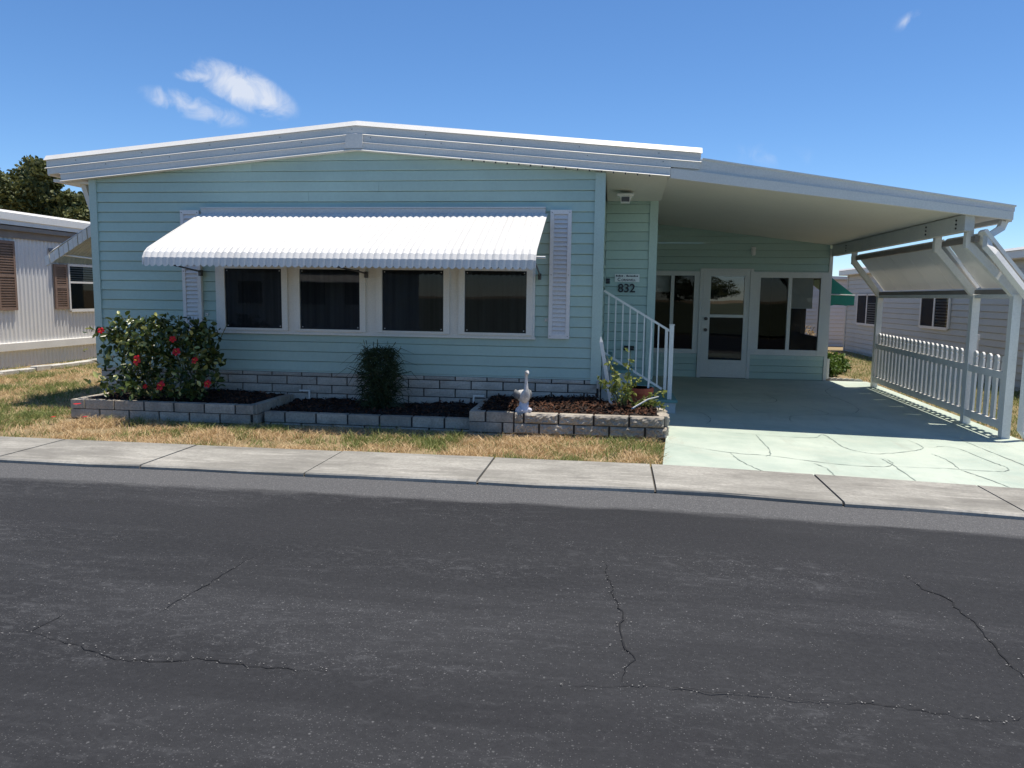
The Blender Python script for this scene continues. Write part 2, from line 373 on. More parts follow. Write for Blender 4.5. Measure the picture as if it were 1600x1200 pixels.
def npmesh(V, Fq, name):
    """V (n,3), Fq (k,m) int arrays -> mesh, fast"""
    me = bpy.data.meshes.new(name); k, mm = Fq.shape
    me.vertices.add(len(V)); me.vertices.foreach_set('co', V.astype(np.float32).ravel())
    me.loops.add(k*mm); me.loops.foreach_set('vertex_index', Fq.astype(np.int32).ravel())
    me.polygons.add(k); me.polygons.foreach_set('loop_start', np.arange(0, k*mm, mm, dtype=np.int32))
    try: me.polygons.foreach_set('loop_total', np.full(k, mm, dtype=np.int32))
    except Exception: pass
    me.update(calc_edges=True); return me
def vnoise(x, y, s, seed=0):
    gr = np.random.default_rng(seed).random((256, 256)); X = x*s; Y = y*s
    i = np.floor(X).astype(int); j = np.floor(Y).astype(int); fx = X-i; fy = Y-j; fx = fx*fx*(3-2*fx); fy = fy*fy*(3-2*fy)
    a = gr[i % 256, j % 256]; b2 = gr[(i+1) % 256, j % 256]; c = gr[i % 256, (j+1) % 256]; d = gr[(i+1) % 256, (j+1) % 256]
    return (a*(1-fx)+b2*fx)*(1-fy)+(c*(1-fx)+d*fx)*fy
def leaves(P, size, aspect=.5, up=.35, name='leaves', jit=.4, fold=.25, D=None):
    """folded leaves: 2 quads each"""
    n = len(P); d = nr.normal(size=(n, 3)) if D is None else D+nr.normal(size=(n, 3))*.45; d /= np.linalg.norm(d, axis=1)[:, None]
    u = nr.normal(size=(n, 3)); u[:, 2] += up*3; s = np.cross(d, u); s /= np.linalg.norm(s, axis=1)[:, None]+1e-9; nn = np.cross(s, d)
    L_ = size*(1+jit*nr.uniform(-1, 1, n))[:, None]; W = L_*aspect*.5
    a = P; t = P+d*L_-nn*L_*.12
    q1 = P+d*L_*.35; q2 = P+d*L_*.72-nn*L_*.03
    V = np.stack([a, q1+s*W+nn*W*fold, q2+s*W*.75+nn*W*fold, t, q2-s*W*.75+nn*W*fold, q1-s*W+nn*W*fold], 1).reshape(-1, 3)
    i = np.arange(n)[:, None]*6
    Fq = np.concatenate([np.stack([i[:, 0], i[:, 0]+1, i[:, 0]+2, i[:, 0]+3], 1), np.stack([i[:, 0], i[:, 0]+3, i[:, 0]+4, i[:, 0]+5], 1)])
    return npmesh(V, Fq, name)
def blades(P, hgt, wid, lean=.6, name='blades'):
    n = len(P); a = nr.uniform(0, 2*np.pi, n); h = hgt*nr.uniform(.4, 1.25, n)*(.45+1.1*vnoise(P[:, 0], P[:, 1], 7, 21)*.6+1.1*vnoise(P[:, 0], P[:, 1], 2.5, 22)*.4)
    s = np.stack([np.cos(a), np.sin(a), np.zeros(n)], 1)*wid*nr.uniform(.6, 1.3, n)[:, None]*.5
    b2 = nr.uniform(0, 2*np.pi, n); ln = h*lean*nr.uniform(.2, 1.6, n)
    t = np.stack([np.cos(b2)*ln, np.sin(b2)*ln, h], 1); md = t*np.array([.4, .4, .62])
    V = np.stack([P-s, P+s, P+md+s*.7, P+md-s*.7, P+t], 1).reshape(-1, 3); i = np.arange(n)*5
    F3 = np.concatenate([np.stack([i, i+1, i+2], 1), np.stack([i, i+2, i+3], 1), np.stack([i+3, i+2, i+4], 1)])
    return npmesh(V, F3, name)
def gv(x, y): return -.0145*np.clip((x-.6)/3.85, 0, 1.35)*np.clip(14-y, 0, 8.3)

# ------------------------------------------------------------------ ground, road, pavement, driveway
far = [-900, -300, -100, -60, -40]
xs = far+lin(-30, 30, 61)+[-v for v in far[::-1]]
ys = [-900, -300, -100, -50]+lin(-30, 40, 71)+[60, 100, 300, 900]
put('ground', sheet(xs, ys, -.03), m_ground, kind='structure')
rx = [-300, -100, -40]+lin(-20, 20, 41)+[40, 100, 300]
m_lawn = mat('far_lawn', (.085, .10, .04), .95, .3, .6, 20, .2)
put('lawn', sheet([-300, -100, -40, -15, 0, 15, 40, 100, 300], [-300, -100, -40, -20, -5.6], -.012), m_lawn, kind='structure')
road = put('road', sheet(rx, lin(-4.6, 5.93, 14), .0), m_road, kind='structure')
cracks = [([(947, 880), (952, 905), (957, 925), (966, 945), (975, 960), (967, 985), (968, 995), (978, 1010), (990, 1030), (975, 1045), (972, 1065)], .008),
 ([(870, 1070), (950, 1073), (1030, 1072), (1100, 1082), (1180, 1086), (1250, 1095), (1340, 1098), (1420, 1107), (1480, 1118), (1545, 1127), (1640, 1120)], .004),
 ([(1412, 898), (1445, 922), (1480, 935), (1505, 960), (1530, 980), (1545, 1000), (1560, 1020), (1585, 1045), (1625, 1075)], .009),
 ([(398, 870), (375, 882), (350, 895), (325, 915), (300, 928), (270, 943), (243, 962)], .005),
 ([(-10, 993), (50, 985), (80, 972), (103, 957)], .004),
 ([(50, 985), (75, 1000), (115, 1006), (140, 1018), (190, 1032), (250, 1033), (310, 1031), (375, 1039), (420, 1045), (520, 1048)], .0055)]
for pl, wd in cracks:
    P = [px_ground(*p) for p in pl]
    c = put('crack', ribbon(P, wd, .004, .012, .035, True), m_crack, road)
    ch = []
    Ls = [math.dist(a, b2) for a, b2 in zip(P[:-1], P[1:])]
    for (a, b2), l in zip(zip(P[:-1], P[1:]), Ls):
        for k in range(int(l*40)):
            t = rnd.random(); x = a[0]+(b2[0]-a[0])*t+rnd.gauss(0, .022); y = a[1]+(b2[1]-a[1])*t+rnd.gauss(0, .018); s = rnd.uniform(.0015, .005)
            an = rnd.uniform(0, 6.28); n = rnd.choice((4, 5))
            ch.append(([(x+s*rnd.uniform(.5, 1.2)*math.cos(an+6.28*i/n), y+s*.7*math.sin(an+6.28*i/n), g(x, y)+.006) for i in range(n)], [tuple(range(n))]))
    put('chipped_edge', join(*ch), m_chipl, c, kind='stuff')
# pavement slabs
walk = thing('sidewalk', '', '', (0, 6.36, 0), kind='structure')
jx = [-5.34+1.43*k for k in range(-12, 13)]
jx[12:19] = [-5.34, -3.96, -2.5, -1.06, .34, 1.73, 3.05]
jx = jx[:12]+[-5.34, -3.96, -2.5, -1.06, .34, 1.73, 3.05]+[3.05+1.4*k for k in range(1, 12)]
for i, (a, b2) in enumerate(zip(jx[:-1], jx[1:])):
    n = 4; v = []; e = .009; dzz = rnd.uniform(-.004, .004)
    for x in lin(a+e, b2-e, n):
        for (y, zz) in ((5.905, -.05), (5.905, .022), (5.92, .034), (6.80, .036), (6.815, .026), (6.815, -.05)): v.append((x, y+(.010*math.sin(x*3.1)+rnd.uniform(-.006, .006) if y < 5.95 else 0), g(x, y)+zz+dzz))
    f = [(k*6+j, k*6+6+j, k*6+7+j, k*6+1+j) for k in range(n-1) for j in range(5)]+[(5, 4, 3, 2, 1, 0), tuple(range((n-1)*6, n*6))]
    put('paving_slab', (v, [q[::-1] if len(q) == 6 else q for q in f]), m_walk, walk)
put('joint_dirt', sheet(lin(-22, 19, 42), [5.92, 6.80], .012), m_joint, walk)
# driveway
dv = []; dys = lin(6.83, 14.84, 30)
for y in dys:
    x0 = .445+.083*(y-6.8) if y < 8.6 else .595
    for x in [x0, x0+.25]+lin(1.1, 4.62, 12): dv.append((x, y, g(x, y)+.018))
nx = 14
df = [(j*nx+i, j*nx+i+1, (j+1)*nx+i+1, (j+1)*nx+i) for j in range(29) for i in range(nx-1)]
# outer edge thickness
drive = put('driveway', (dv, df), m_drive, kind='structure')
put('apron', sheet(lin(4.6, 9, 8), lin(6.83, 8.3, 4), .018), m_drive, drive)
dl = [[(1041, 695), (1140, 710), (1200, 715), (1300, 727.5), (1375, 732.5), (1395, 727.5), (1380, 719)], [(1140, 710), (1160, 725), (1195, 741)],
 [(1270, 727), (1292, 735), (1307, 750)], [(1180, 682), (1195, 697), (1204, 712), (1195, 716)],
 [(1110, 676), (1170, 681), (1265, 687), (1287, 682), (1315, 700), (1345, 709), (1380, 712), (1435, 706), (1440, 700), (1417, 690)],
 [(1375, 719), (1395, 730), (1437, 759)], [(1395, 732), (1475, 735), (1560, 740), (1575, 735), (1550, 725), (1490, 702), (1450, 702)],
 [(1490, 685), (1545, 708), (1600, 730), (1640, 747)], [(1500, 737), (1540, 751), (1585, 768)], [(1067, 645), (1095, 647), (1110, 657), (1104, 665)],
 [(1140, 632), (1150, 642), (1170, 647), (1220, 646)], [(1192, 617), (1214, 627), (1197, 632), (1145, 632)],
 [(1245, 635), (1287, 646), (1290, 650), (1240, 652), (1234, 657), (1237, 662)], [(1290, 650), (1360, 655), (1400, 662)], [(1230, 610), (1300, 622), (1340, 640), (1330, 650)],
 [(1080, 612), (1130, 618), (1192, 617)], [(1300, 622), (1290, 612), (1310, 604)], [(1455, 712), (1480, 722), (1500, 737)]]
for pl in dl:
    P = smooth_line([px_ground(*p) for p in pl], 8)
    put('painted_joint', ribbon(P, .013, .0215, .007, .07, True), m_dline, drive)

# ------------------------------------------------------------------ THE HOUSE
YF, C = 9.4, .1254
house = thing('mobile_home', 'pale aqua lap-sided mobile home with white low gable roof and number 832', 'house', (-3.2, YF, 0))
XL, XR, XC = -6.83, -.18, -3.225
def ztop(x): return 3.609-.0895*abs(x-XC)
def soff(x): return ztop(x)-.366
for k in range(22):
    z = .505+C*k
    a, b2 = XL+.09, XR-.11
    if soff(a) < z: a = XC-(3.243-z)/.0895
    if soff(b2) < z: b2 = XC+(3.243-z)/.0895
    if b2-a < .2: continue
    if k in (17, 18, 20):      # boards with a butt joint
        s = {17: -3.86, 18: -2.95, 20: -4.6}[k]
        if a < s < b2:
            put('siding_board', lap((a, YF), (s-.0015, YF), z, C, (0, -1)), m_siding, house); put('siding_board', lap((s+.0015, YF-.002), (b2, YF-.002), z, C, (0, -1)), m_siding, house); continue
    put('siding_board', lap((a, YF), (b2, YF), z, C, (0, -1)), m_siding, house)
put('corner_trim', join(box(XL-.01, XL+.09, YF-.03, YF+.02, .47, 2.93, .004), box(XL-.012, XL+.0, YF-.02, YF+.09, .471, 2.94)), m_trim, house)
put('corner_trim', join(box(XR-.11, XR+.01, YF-.03, YF+.02, .44, 2.97, .004), box(XR-.008, XR+.012, YF+.021, YF+.12, .441, 2.96)), m_trim, house)
put('starter_strip', box(XL+.09, XR-.11, YF-.012, YF-.004, .488, .5045), m_trim, house)
# body walls (hidden core)
put('wall', join(box(XL+.02, XR-.02, YF+.013, YF+1.49, .02, 2.83), box(XL+.02, .47, YF+1.53, 22, .02, 2.83)), m_siding, house)
# gable core behind the top boards
put('gable_wall', prism([(XL+.05, 2.832), (XR-.05, 2.832), (XR-.05, soff(XR)+.01), (XC, soff(XC)+.01), (XL+.05, soff(XL)+.01)], 1, YF+.013, YF+.2), m_siding, house)
# recessed entry wall
YN = 10.9
for k in range(2, 23):
    z = .02+C*k
    if z > 2.78: break
    put('siding_board', lap((XR+.012, YN), (.42, YN), z, C, (0, -1)), m_siding, house)
put('corner_trim', box(.42, .53, YN-.03, YN+.06, .02, 2.83, .004), m_trim, house)
for k in range(18):
    put('siding_board', lap((XR-.003, YF+.125), (XR-.003, YN-.02), .505+C*k, C, (1, 0)), m_siding, house)
# skirting bricks
sk = put('skirting', box(XL+.03, XR-.02, YF+.006, YF+.0115, .0, .487), m_mort, house)
bmesh_var = []
for q in range(6):
    L_, H_ = .396, .0955
    nx_, nz_ = 6, 3; v = []
    for j in range(nz_+1):
        for i in range(nx_+1):
            ed = i in (0, nx_) or j in (0, nz_)
            v.append((-L_/2+L_*i/nx_, -.010+(.006 if ed else rnd.uniform(-.004, .003)), H_*j/nz_))
    n0 = len(v); f = [(j*(nx_+1)+i, j*(nx_+1)+i+1, (j+1)*(nx_+1)+i+1, (j+1)*(nx_+1)+i) for j in range(nz_) for i in range(nx_)]
    bq = [(-L_/2, .02, 0), (L_/2, .02, 0), (L_/2, .02, H_), (-L_/2, .02, H_)]; v += bq
    bot = list(range(nx_+1)); topi = [nz_*(nx_+1)+i for i in range(nx_+1)]; lf = [j*(nx_+1) for j in range(nz_+1)]; rg = [j*(nx_+1)+nx_ for j in range(nz_+1)]
    f += [tuple([n0, n0+1]+bot[::-1]), tuple(topi+[n0+2, n0+3]), tuple(lf[::-1]+[n0][:0]+[n0]+[n0+3])[:nz_+3], tuple(rg+[n0+2, n0+1])]
    bmesh_var.append(mesh(v, f, 'brick'))
for r in range(5):
    z = .441-.1065*r if r else .441
    zz = .441-.1065*r
    off = (.2 if r % 2 else 0)+.03
    x = XL+.05+.2-off
    while x-.198 < XR-.03:
        a, b2 = max(x-.198, XL+.035), min(x+.198, XR-.03)
        if b2-a > .018:
            o = link('brick', rnd.choice(bmesh_var), m_brick, sk, ((a+b2)/2, YF-.012, zz))
            o.scale = ((b2-a-.010)/.396, 1, (.042/.0955 if r == 0 else 1))
        x += .403
put('skirting', box(XR-.06, XR-.012, YF+.012, YN, 0, .50), m_mort, house)
for r in range(5):
    for k in range(4):
        o = link('brick', bmesh_var[(r+k) % 6], m_brick, sk, (XR-.012, YF+.14+.404*k+(.2 if r % 2 else 0), .395-.1065*r), (0, 0, R(90)))
        if k == 3 and r % 2: o.scale = (.5, 1, 1); 

# roof: profile bands following the gable
def band(name, y_t, y_b, o0, o1, xa, xb, mt=m_fasc, yb=9.395):
    """front face from (y_t, top-o0) to (y_b, top-o1)"""
    for a, b2 in ((xa, XC), (XC, xb)):
        v = []
        for x in (a, b2): v += [(x, y_t, ztop(x)-o0), (x, y_b, ztop(x)-o1), (x, yb, ztop(x)-o1), (x, yb, ztop(x)-o0)]
        put(name, (v, [(0, 1, 2, 3), (7, 6, 5, 4), (0, 4, 5, 1), (1, 5, 6, 2), (2, 6, 7, 3), (3, 7, 4, 0)]), mt, house)
band('roof_cap_trim', 9.394, 9.345, -.004, .060, -7.445, .935, m_white)
band('upper_fascia', 9.365, 9.365, .062, .144, -7.42, .915)
band('fascia_ledge', 9.365, 9.315, .146, .170, -7.415, .925, m_white)
band('middle_fascia', 9.325, 9.325, .172, .250, -7.38, .905)
band('fascia_ledge', 9.325, 9.30, .252, .266, -7.2, .58, m_white)
band('lower_fascia', 9.31, 9.31, .268, .338, -7.185, .575)
band('bottom_trim', 9.31, 9.282, .340, .361, -7.18, .57, m_white)
put('ridge_plate', prism([(XC-.10, ztop(XC)-.172), (XC+.10, ztop(XC)-.172), (XC+.10, ztop(XC)-.345), (XC-.13, ztop(XC)-.345)], 1, 9.292, 9.3245), m_fasc, house)
scr = mesh(*prism([(.005*math.cos(a), .005*math.sin(a)) for a in (0, 1.05, 2.1, 3.14, 4.19, 5.24)], 1, -.006, .004), name='screw')
for k in range(9):
    x = -7.0+k*.93
    link('screw', scr, m_bronze, house, (x, 9.363, ztop(x)-.10)); 
    x = -6.55+k*.88
    if x < .5: link('screw', scr, m_bronze, house, (x, 9.323, ztop(x)-.2))
for k in range(17):
    x = -1.9+.14*k; link('soffit_clip', mesh(*box(-.008, .008, -.004, .01, -.02, .0), name='clip') if k == 0 else bpy.data.meshes['clip'], m_bronze, house, (x, 9.30, ztop(x)-.362))
for s, xe in ((-1, -7.43), (1, .925)):
    v = [(XC, 9.40, ztop(XC)-.01), (XC, 22.4, ztop(XC)-.01), (xe, 22.4, ztop(xe)-.01), (xe, 9.40, ztop(xe)-.01)]
    v += [(p[0], p[1], p[2]-.24) for p in v]
    f = [(0, 1, 2, 3), (7, 6, 5, 4), (0, 3, 7, 4), (1, 5, 6, 2), (2, 6, 7, 3), (0, 4, 5, 1)]
    put('roof_panel', (v, f if s > 0 else [q[::-1] for q in f]), m_white, house)
# front overhang soffit, eave soffits, entry soffit
for a, b2 in ((-7.17, XC), (XC, XR+.012)):
    v = []
    for x in (a, b2): v += [(x, 9.315, soff(x)+.012), (x, YF+.012, soff(x)+.012), (x, YF+.012, soff(x)+.03), (x, 9.315, soff(x)+.03)]
    put('soffit', (v, [(3, 2, 1, 0), (4, 5, 6, 7), (0, 1, 5, 4), (1, 2, 6, 5), (2, 3, 7, 6), (3, 0, 4, 7)]), m_white, house)
v = [(XR+.013, 9.32, soff(XR+.013)+.008), (.56, 9.32, soff(.56)+.006), (.56, YN-.031, 2.815), (XR+.013, YN-.031, 2.815)]; v += [(p[0], p[1], p[2]+.03) for p in v]
put('entry_soffit', (v, [(3, 2, 1, 0), (4, 5, 6, 7), (0, 1, 5, 4), (1, 2, 6, 5), (2, 3, 7, 6), (3, 0, 4, 7)]), m_soff, house)
put('eave_soffit', prism([(-7.36, 2.90), (-6.84, 2.87), (-6.84, 2.90), (-7.36, 2.94)], 1, 9.40, 22), m_white, house)
put('eave_bracket', prism([(-7.06, 2.90), (-6.985, 2.90), (-6.85, 2.42), (-6.90, 2.42)], 1, 9.5, 9.56), m_fasc, house)
# ---- front window band
wb = put('window_surround', join(box(-5.115, -.985, YF-.05, YF-.02, 1.0, 2.0), box(-5.13, -.97, YF-.062, YF-.019, .975, 1.0)), m_frame, house)
wins = [(-4.975, -4.21), (-3.97, -3.185), (-2.895, -2.115), (-1.85, -1.085)]
for i, (a, b2) in enumerate(wins):
    w_ = put('window', join(box(a-.075, a, YF-.085, YF-.051, 1.02, 1.98, .004), box(b2, b2+.075, YF-.085, YF-.051, 1.02, 1.98, .004), box(a, b2, YF-.083, YF-.052, 1.02, 1.048), box(a, b2, YF-.083, YF-.052, 1.80, 1.835), box(a, b2, YF-.083, YF-.052, 1.955, 1.98)), m_frame, house)
    put('insect_screen', box(a, b2, YF-.056, YF-.0505, 1.048, 1.98), m_screen, w_)
    put('screen_frame', join(box(a+.004, a+.02, YF-.066, YF-.057, 1.05, 1.798), box(b2-.02, b2-.004, YF-.066, YF-.057, 1.05, 1.798), box(a+.02, b2-.02, YF-.066, YF-.057, 1.05, 1.068), box(a+.02, b2-.02, YF-.066, YF-.057, 1.78, 1.798)), m_black, w_)
    put('pane', ([(a+.003, YF-.0685, 1.049), (b2-.003, YF-.0685, 1.049), (b2-.003, YF-.0685, 1.799), (a+.003, YF-.0685, 1.799)], [(0, 1, 2, 3)]), m_glass2, w_)
    for cx in (a+.03, b2-.03):
        for cz in (1.075, 1.775): link('clip', bpy.data.meshes.get('wclip') or mesh(*box(-.006, .006, -.004, .004, -.006, .006), name='wclip'), m_head, w_, (cx, YF-.069, cz))
# ---- shutters
def shutter(a, b2, z0, z1, n=27):
    s = put('shutter', join(box(a, a+.045, YF-.06, YF-.014, z0, z1), box(b2-.045, b2, YF-.06, YF-.014, z0, z1), box(a+.045, b2-.045, YF-.06, YF-.014, z0, z0+.05), box(a+.045, b2-.045, YF-.06, YF-.014, z1-.05, z1), box(a+.045, b2-.045, YF-.0335, YF-.014, z0+.05, z1-.05)), m_shut, house)
    st = (z1-z0-.1)/n; me = mesh(*prism([(-.018, 0), (-.014, -.003), (.008, st*.86), (.004, st*.9)], 0, -(b2-a)/2+.046, (b2-a)/2-.046), name='slat')
    for k in range(n): link('slat', me, m_shut, s, ((a+b2)/2, YF-.042, z0+.05+st*k))
    for cx in (a+.022, b2-.022):
        for cz in (z0+.03, (z0+z1)/2, z1-.03): link('screw', scr, m_bronze, s, (cx, YF-.062, cz))
shutter(-5.565, -5.31, .99, 2.53); shutter(-.815, -.56, .99, 2.53)
# ---- big window awning
aw = put('window_awning', join(box(-5.27, -.875, YF-.075, YF-.018, 2.47, 2.545), box(-5.275, -.87, YF-.09, YF-.018, 2.547, 2.562)), m_head, house, label='white ribbed metal awning over the front window band')
path = [(9.335, 2.478), (9.0, 2.335), (8.62, 2.172), (8.30, 2.03), (8.20, 1.985), (8.14, 1.935), (8.105, 1.875), (8.10, 1.80)]
ns, WS = 58, 4.42/58; sec = [(-.5, 0), (-.40, .0035), (-.22, .0105), (0, .014), (.22, .0105), (.40, .0035), (.5, 0)]
v = []
for i, (y, z) in enumerate(path):
    y0, z0 = path[max(0, i-1)]; y1, z1 = path[min(len(path)-1, i+1)]; dy, dz = y1-y0, z1-z0; l = math.hypot(dy, dz); ny, nz = dz/l, -dy/l
    for u, h in sec:
        drop = -.026*(h/.014) if i == len(path)-1 else 0
        v.append((u*WS, y+ny*h, z+nz*h+drop))
f = [(i*7+j, i*7+j+1, i*7+8+j, i*7+7+j) for i in range(len(path)-1) for j in range(6)]
slat = mesh(v, [q[::-1] for q in f], 'awning_slat', False)
md = slat.polygons
for k in range(ns): link('slat', slat, m_awn, aw, (-5.285+WS*(k+.5), 0, 0))
for x in (-5.292, -.858): put('side_bar', tube([(x, y, z-.004) for y, z in path], .011, 4), m_awn, aw)
put('front_rail', box(-5.28, -.865, 8.135, 8.16, 1.83, 1.86), m_awn, aw)
for x0, x1 in ((-5.30, -5.2), (-3.10, -3.3), (-.93, -.86)):
    put('awning_arm', tube([(x0, YF-.07, 1.755), (x1, 8.17, 1.845)], .010, 6), m_bronze, aw)
    put('arm_bracket', box(x0-.018, x0+.018, YF-.10, YF-.045, 1.70, 1.775, .004), m_bronze, aw)
put('rail_stub', tube([(-.86, 8.2, 1.91), (-.76, 8.2, 1.91)], .014, 6), m_awn, aw)
star = [(.03*(1 if i % 2 else .45)*math.cos(i*math.pi/4), .03*(1 if i % 2 else .45)*math.sin(i*math.pi/4)) for i in range(8)]
for x, z in ((-5.26, 1.21), (-.845, 1.215)):
    v, f = prism(star, 1, -.012, .0); s = link('tie_plate', mesh(v, f, 'tie_plate'), m_white, house, (x, YF-.016, z)); link('screw', scr, m_black, s, (x, YF-.03, z))
# ---- left side awning
la = put('side_awning', box(-6.87, -6.845, 9.75, 11.9, 2.46, 2.53), m_head, house, label='ribbed metal awning on the left side wall')
pl = [(-6.88, 2.52), (-7.2, 2.33), (-7.5, 2.16), (-7.72, 2.03), (-7.80, 1.96), (-7.83, 1.87)]
v, f = [], []
for i, (x, z) in enumerate(pl):
    for q, dz in ((-.04, 0), (-.02, .018), (.02, .018), (.04, 0)): v.append((x, q, z+dz))
f = [(i*4+j, i*4+j+1, i*4+5+j, i*4+4+j) for i in range(5) for j in range(3)]; me = mesh(v, f, 'side_awning_slat')
for k in range(27): link('slat', me, m_awn, la, (0, 9.76+.08*(k+.5), 0))
nseg = 13
for k in range(nseg):                 # ribbed end closure hanging under the sloping edge
    t0, t1 = k/nseg, (k+.86)/nseg
    a = (-6.88-.94*t0, 2.505-.57*t0); b2 = (-6.88-.94*t1, 2.505-.57*t1)
    put('end_rib', prism([a, b2, (b2[0]+.008, b2[1]-.145+.02*t1), (a[0]+.008, a[1]-.145+.02*t0)], 1, 9.728+.008*(k % 2), 9.748), m_awn, la)
put('awning_arm', tube([(-6.86, 9.8, 1.9), (-7.7, 9.8, 1.99)], .012, 6), m_white, la)

# ---- sunroom wall
YS = 14.85
def frame_win(name, a, b2, z0, z1, fw_, mull, label=None):
    d0, d1 = YS-.035, YS+.06
    ps = [box(a, a+fw_, d0, d1, z0, z1, .004), box(b2-fw_, b2, d0, d1, z0, z1, .004), box(a+fw_, b2-fw_, d0+.004, d1, z0, z0+fw_*.8), box(a+fw_, b2-fw_, d0+.004, d1, z1-fw_*.8, z1)]
    ps += [box(m_-.032, m_+.032, d0+.008, d1, z0+fw_*.8, z1-fw_*.8) for m_ in mull]
    o = put(name, join(*ps), m_frame2, house, label=label)
    e = [a+fw_]+list(mull)+[b2-fw_]
    for p, q in zip(e[:-1], e[1:]):
        p2, q2 = p+(.032 if p in mull else 0), q-(.032 if q in mull else 0)
        put('pane', ([(p2, YS+.012, z0+fw_*.8), (q2, YS+.012, z0+fw_*.8), (q2, YS+.012, z1-fw_*.8), (p2, YS+.012, z1-fw_*.8)], [(0, 1, 2, 3)]), m_glass, o)
    return o
wl = frame_win('window', .56, 1.5335, .47, 2.005, .10, [1.035])
wr = frame_win('window', 2.5015, 3.831, .47, 2.005, .13, [3.165])
put('roller_blind', box(3.205, 3.60, YS+.10, YS+.11, 1.36, 1.93), m_blind, wr); put('roller_blind', box(.66, 1.0, YS+.10, YS+.11, 1.62, 1.93), m_blind, wl)
put('blind_hem', box(3.205, 3.60, YS+.097, YS+.113, 1.34, 1.36), m_frame2, wr)
# door
door = put('door', join(box(1.60, 1.735, YS-.05, YS-.005, .03, 2.02), box(2.345, 2.44, YS-.05, YS-.005, .03, 2.02), box(1.735, 2.345, YS-.05, YS-.005, 1.92, 2.02), box(1.735, 2.345, YS-.05, YS-.005, 1.155, 1.21), box(1.735, 2.345, YS-.05, YS-.005, .03, .36)), m_frame2, house, label='off-white storm door with two glass panes')
put('door_frame', join(box(1.535, 1.597, YS-.06, YS+.02, .02, 2.06, .004), box(2.443, 2.50, YS-.06, YS+.02, .02, 2.06, .004), box(1.597, 2.443, YS-.058, YS+.02, 2.023, 2.06)), m_frame2, door)
put('kick_panel', box(1.76, 2.32, YS-.057, YS-.049, .07, .30, .003), m_frame2, door)
for z0, z1 in ((.36, 1.155), (1.21, 1.92)): put('pane', ([(1.735, YS-.02, z0), (2.345, YS-.02, z0), (2.345, YS-.02, z1), (1.735, YS-.02, z1)], [(0, 1, 2, 3)]), m_glass3 if z0 > 1 else m_glass2, door)
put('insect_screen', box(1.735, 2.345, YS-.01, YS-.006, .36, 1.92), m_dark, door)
kn = mesh(*tube([(0, 0, 0), (0, -.03, 0), (0, -.034, 0), (0, -.06, 0), (0, -.066, 0)], [.03, .03, .016, .03, .02], 10), name='knob', smooth=True)
link('door_knob', kn, m_bronze, door, (1.665, YS-.05, .92)); link('deadbolt', kn, m_bronze, door, (1.665, YS-.05, 1.13))
for k in range(23):
    z = .02+C*k
    if z > 2.82: break
    segs = [(.53, 1.53), (2.505, 3.83)] if z+C < .50 else [(.53, 3.83)] if z > 2.0 else []
    if .37 < z < .49: pass
    for a, b2 in segs:
        if z > 2.0: b2 = min(b2, .56+(2.90-z)/.118)
        if b2-a > .1: put('siding_board', lap((a, YS), (b2, YS), z, C, (0, -1)), m_siding, house)
put('header', box(.53, 3.83, YS-.012, YS+.02, 2.008, 2.024), m_trim, house)
for a, b2 in ((.53, 1.53), (2.505, 3.83)): put('sill_board', box(a, b2, YS-.022, YS+.03, .392, .468), m_trim, house)
put('corner_trim', join(box(3.832, 3.89, YS-.03, YS+.05, .02, 2.43)), m_frame2, house)
# sunroom shell: floor, back wall, side walls, ceiling
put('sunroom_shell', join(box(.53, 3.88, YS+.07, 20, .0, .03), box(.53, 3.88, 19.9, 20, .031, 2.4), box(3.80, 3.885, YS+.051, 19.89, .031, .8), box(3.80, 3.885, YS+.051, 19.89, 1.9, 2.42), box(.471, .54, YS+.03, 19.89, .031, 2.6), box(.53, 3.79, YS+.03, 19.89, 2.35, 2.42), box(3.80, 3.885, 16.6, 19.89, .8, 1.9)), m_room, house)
put('wall_lantern', join(box(2.44, 2.51, YS-.10, YS-.018, 2.42, 2.44), box(2.45, 2.50, YS-.09, YS-.03, 2.30, 2.42, .006), box(2.435, 2.515, YS-.04, YS-.017, 2.32, 2.46)), m_frame, house)
put('downspout', tube([(3.93, YS+.05, .42), (3.93, YS+.05, .05)], .03, 4), m_white, house)

# ---- entry fittings
fl = put('soffit_light', join(box(-.03, .18, 10.12, 10.30, 2.79, 2.824, .006), prism([(.0, 2.79), (.15, 2.79), (.13, 2.71), (.02, 2.71)], 1, 10.15, 10.27)), m_frame, house)
put('lens', box(.025, .125, 10.142, 10.149, 2.722, 2.78), m_bronze, fl)
put('hose_tap', join(tube([(.19, YN-.01, .78), (.19, YN-.09, .78), (.19, YN-.12, .74)], .016, 6), tube([(.12, YN-.07, .80), (.26, YN-.07, .80)], .034, 8)), m_black, house)
put('door_bell', tube([(-.14, YF+.28, 1.70), (-.09, YF+.28, 1.70)], .035, 8), m_black, house)

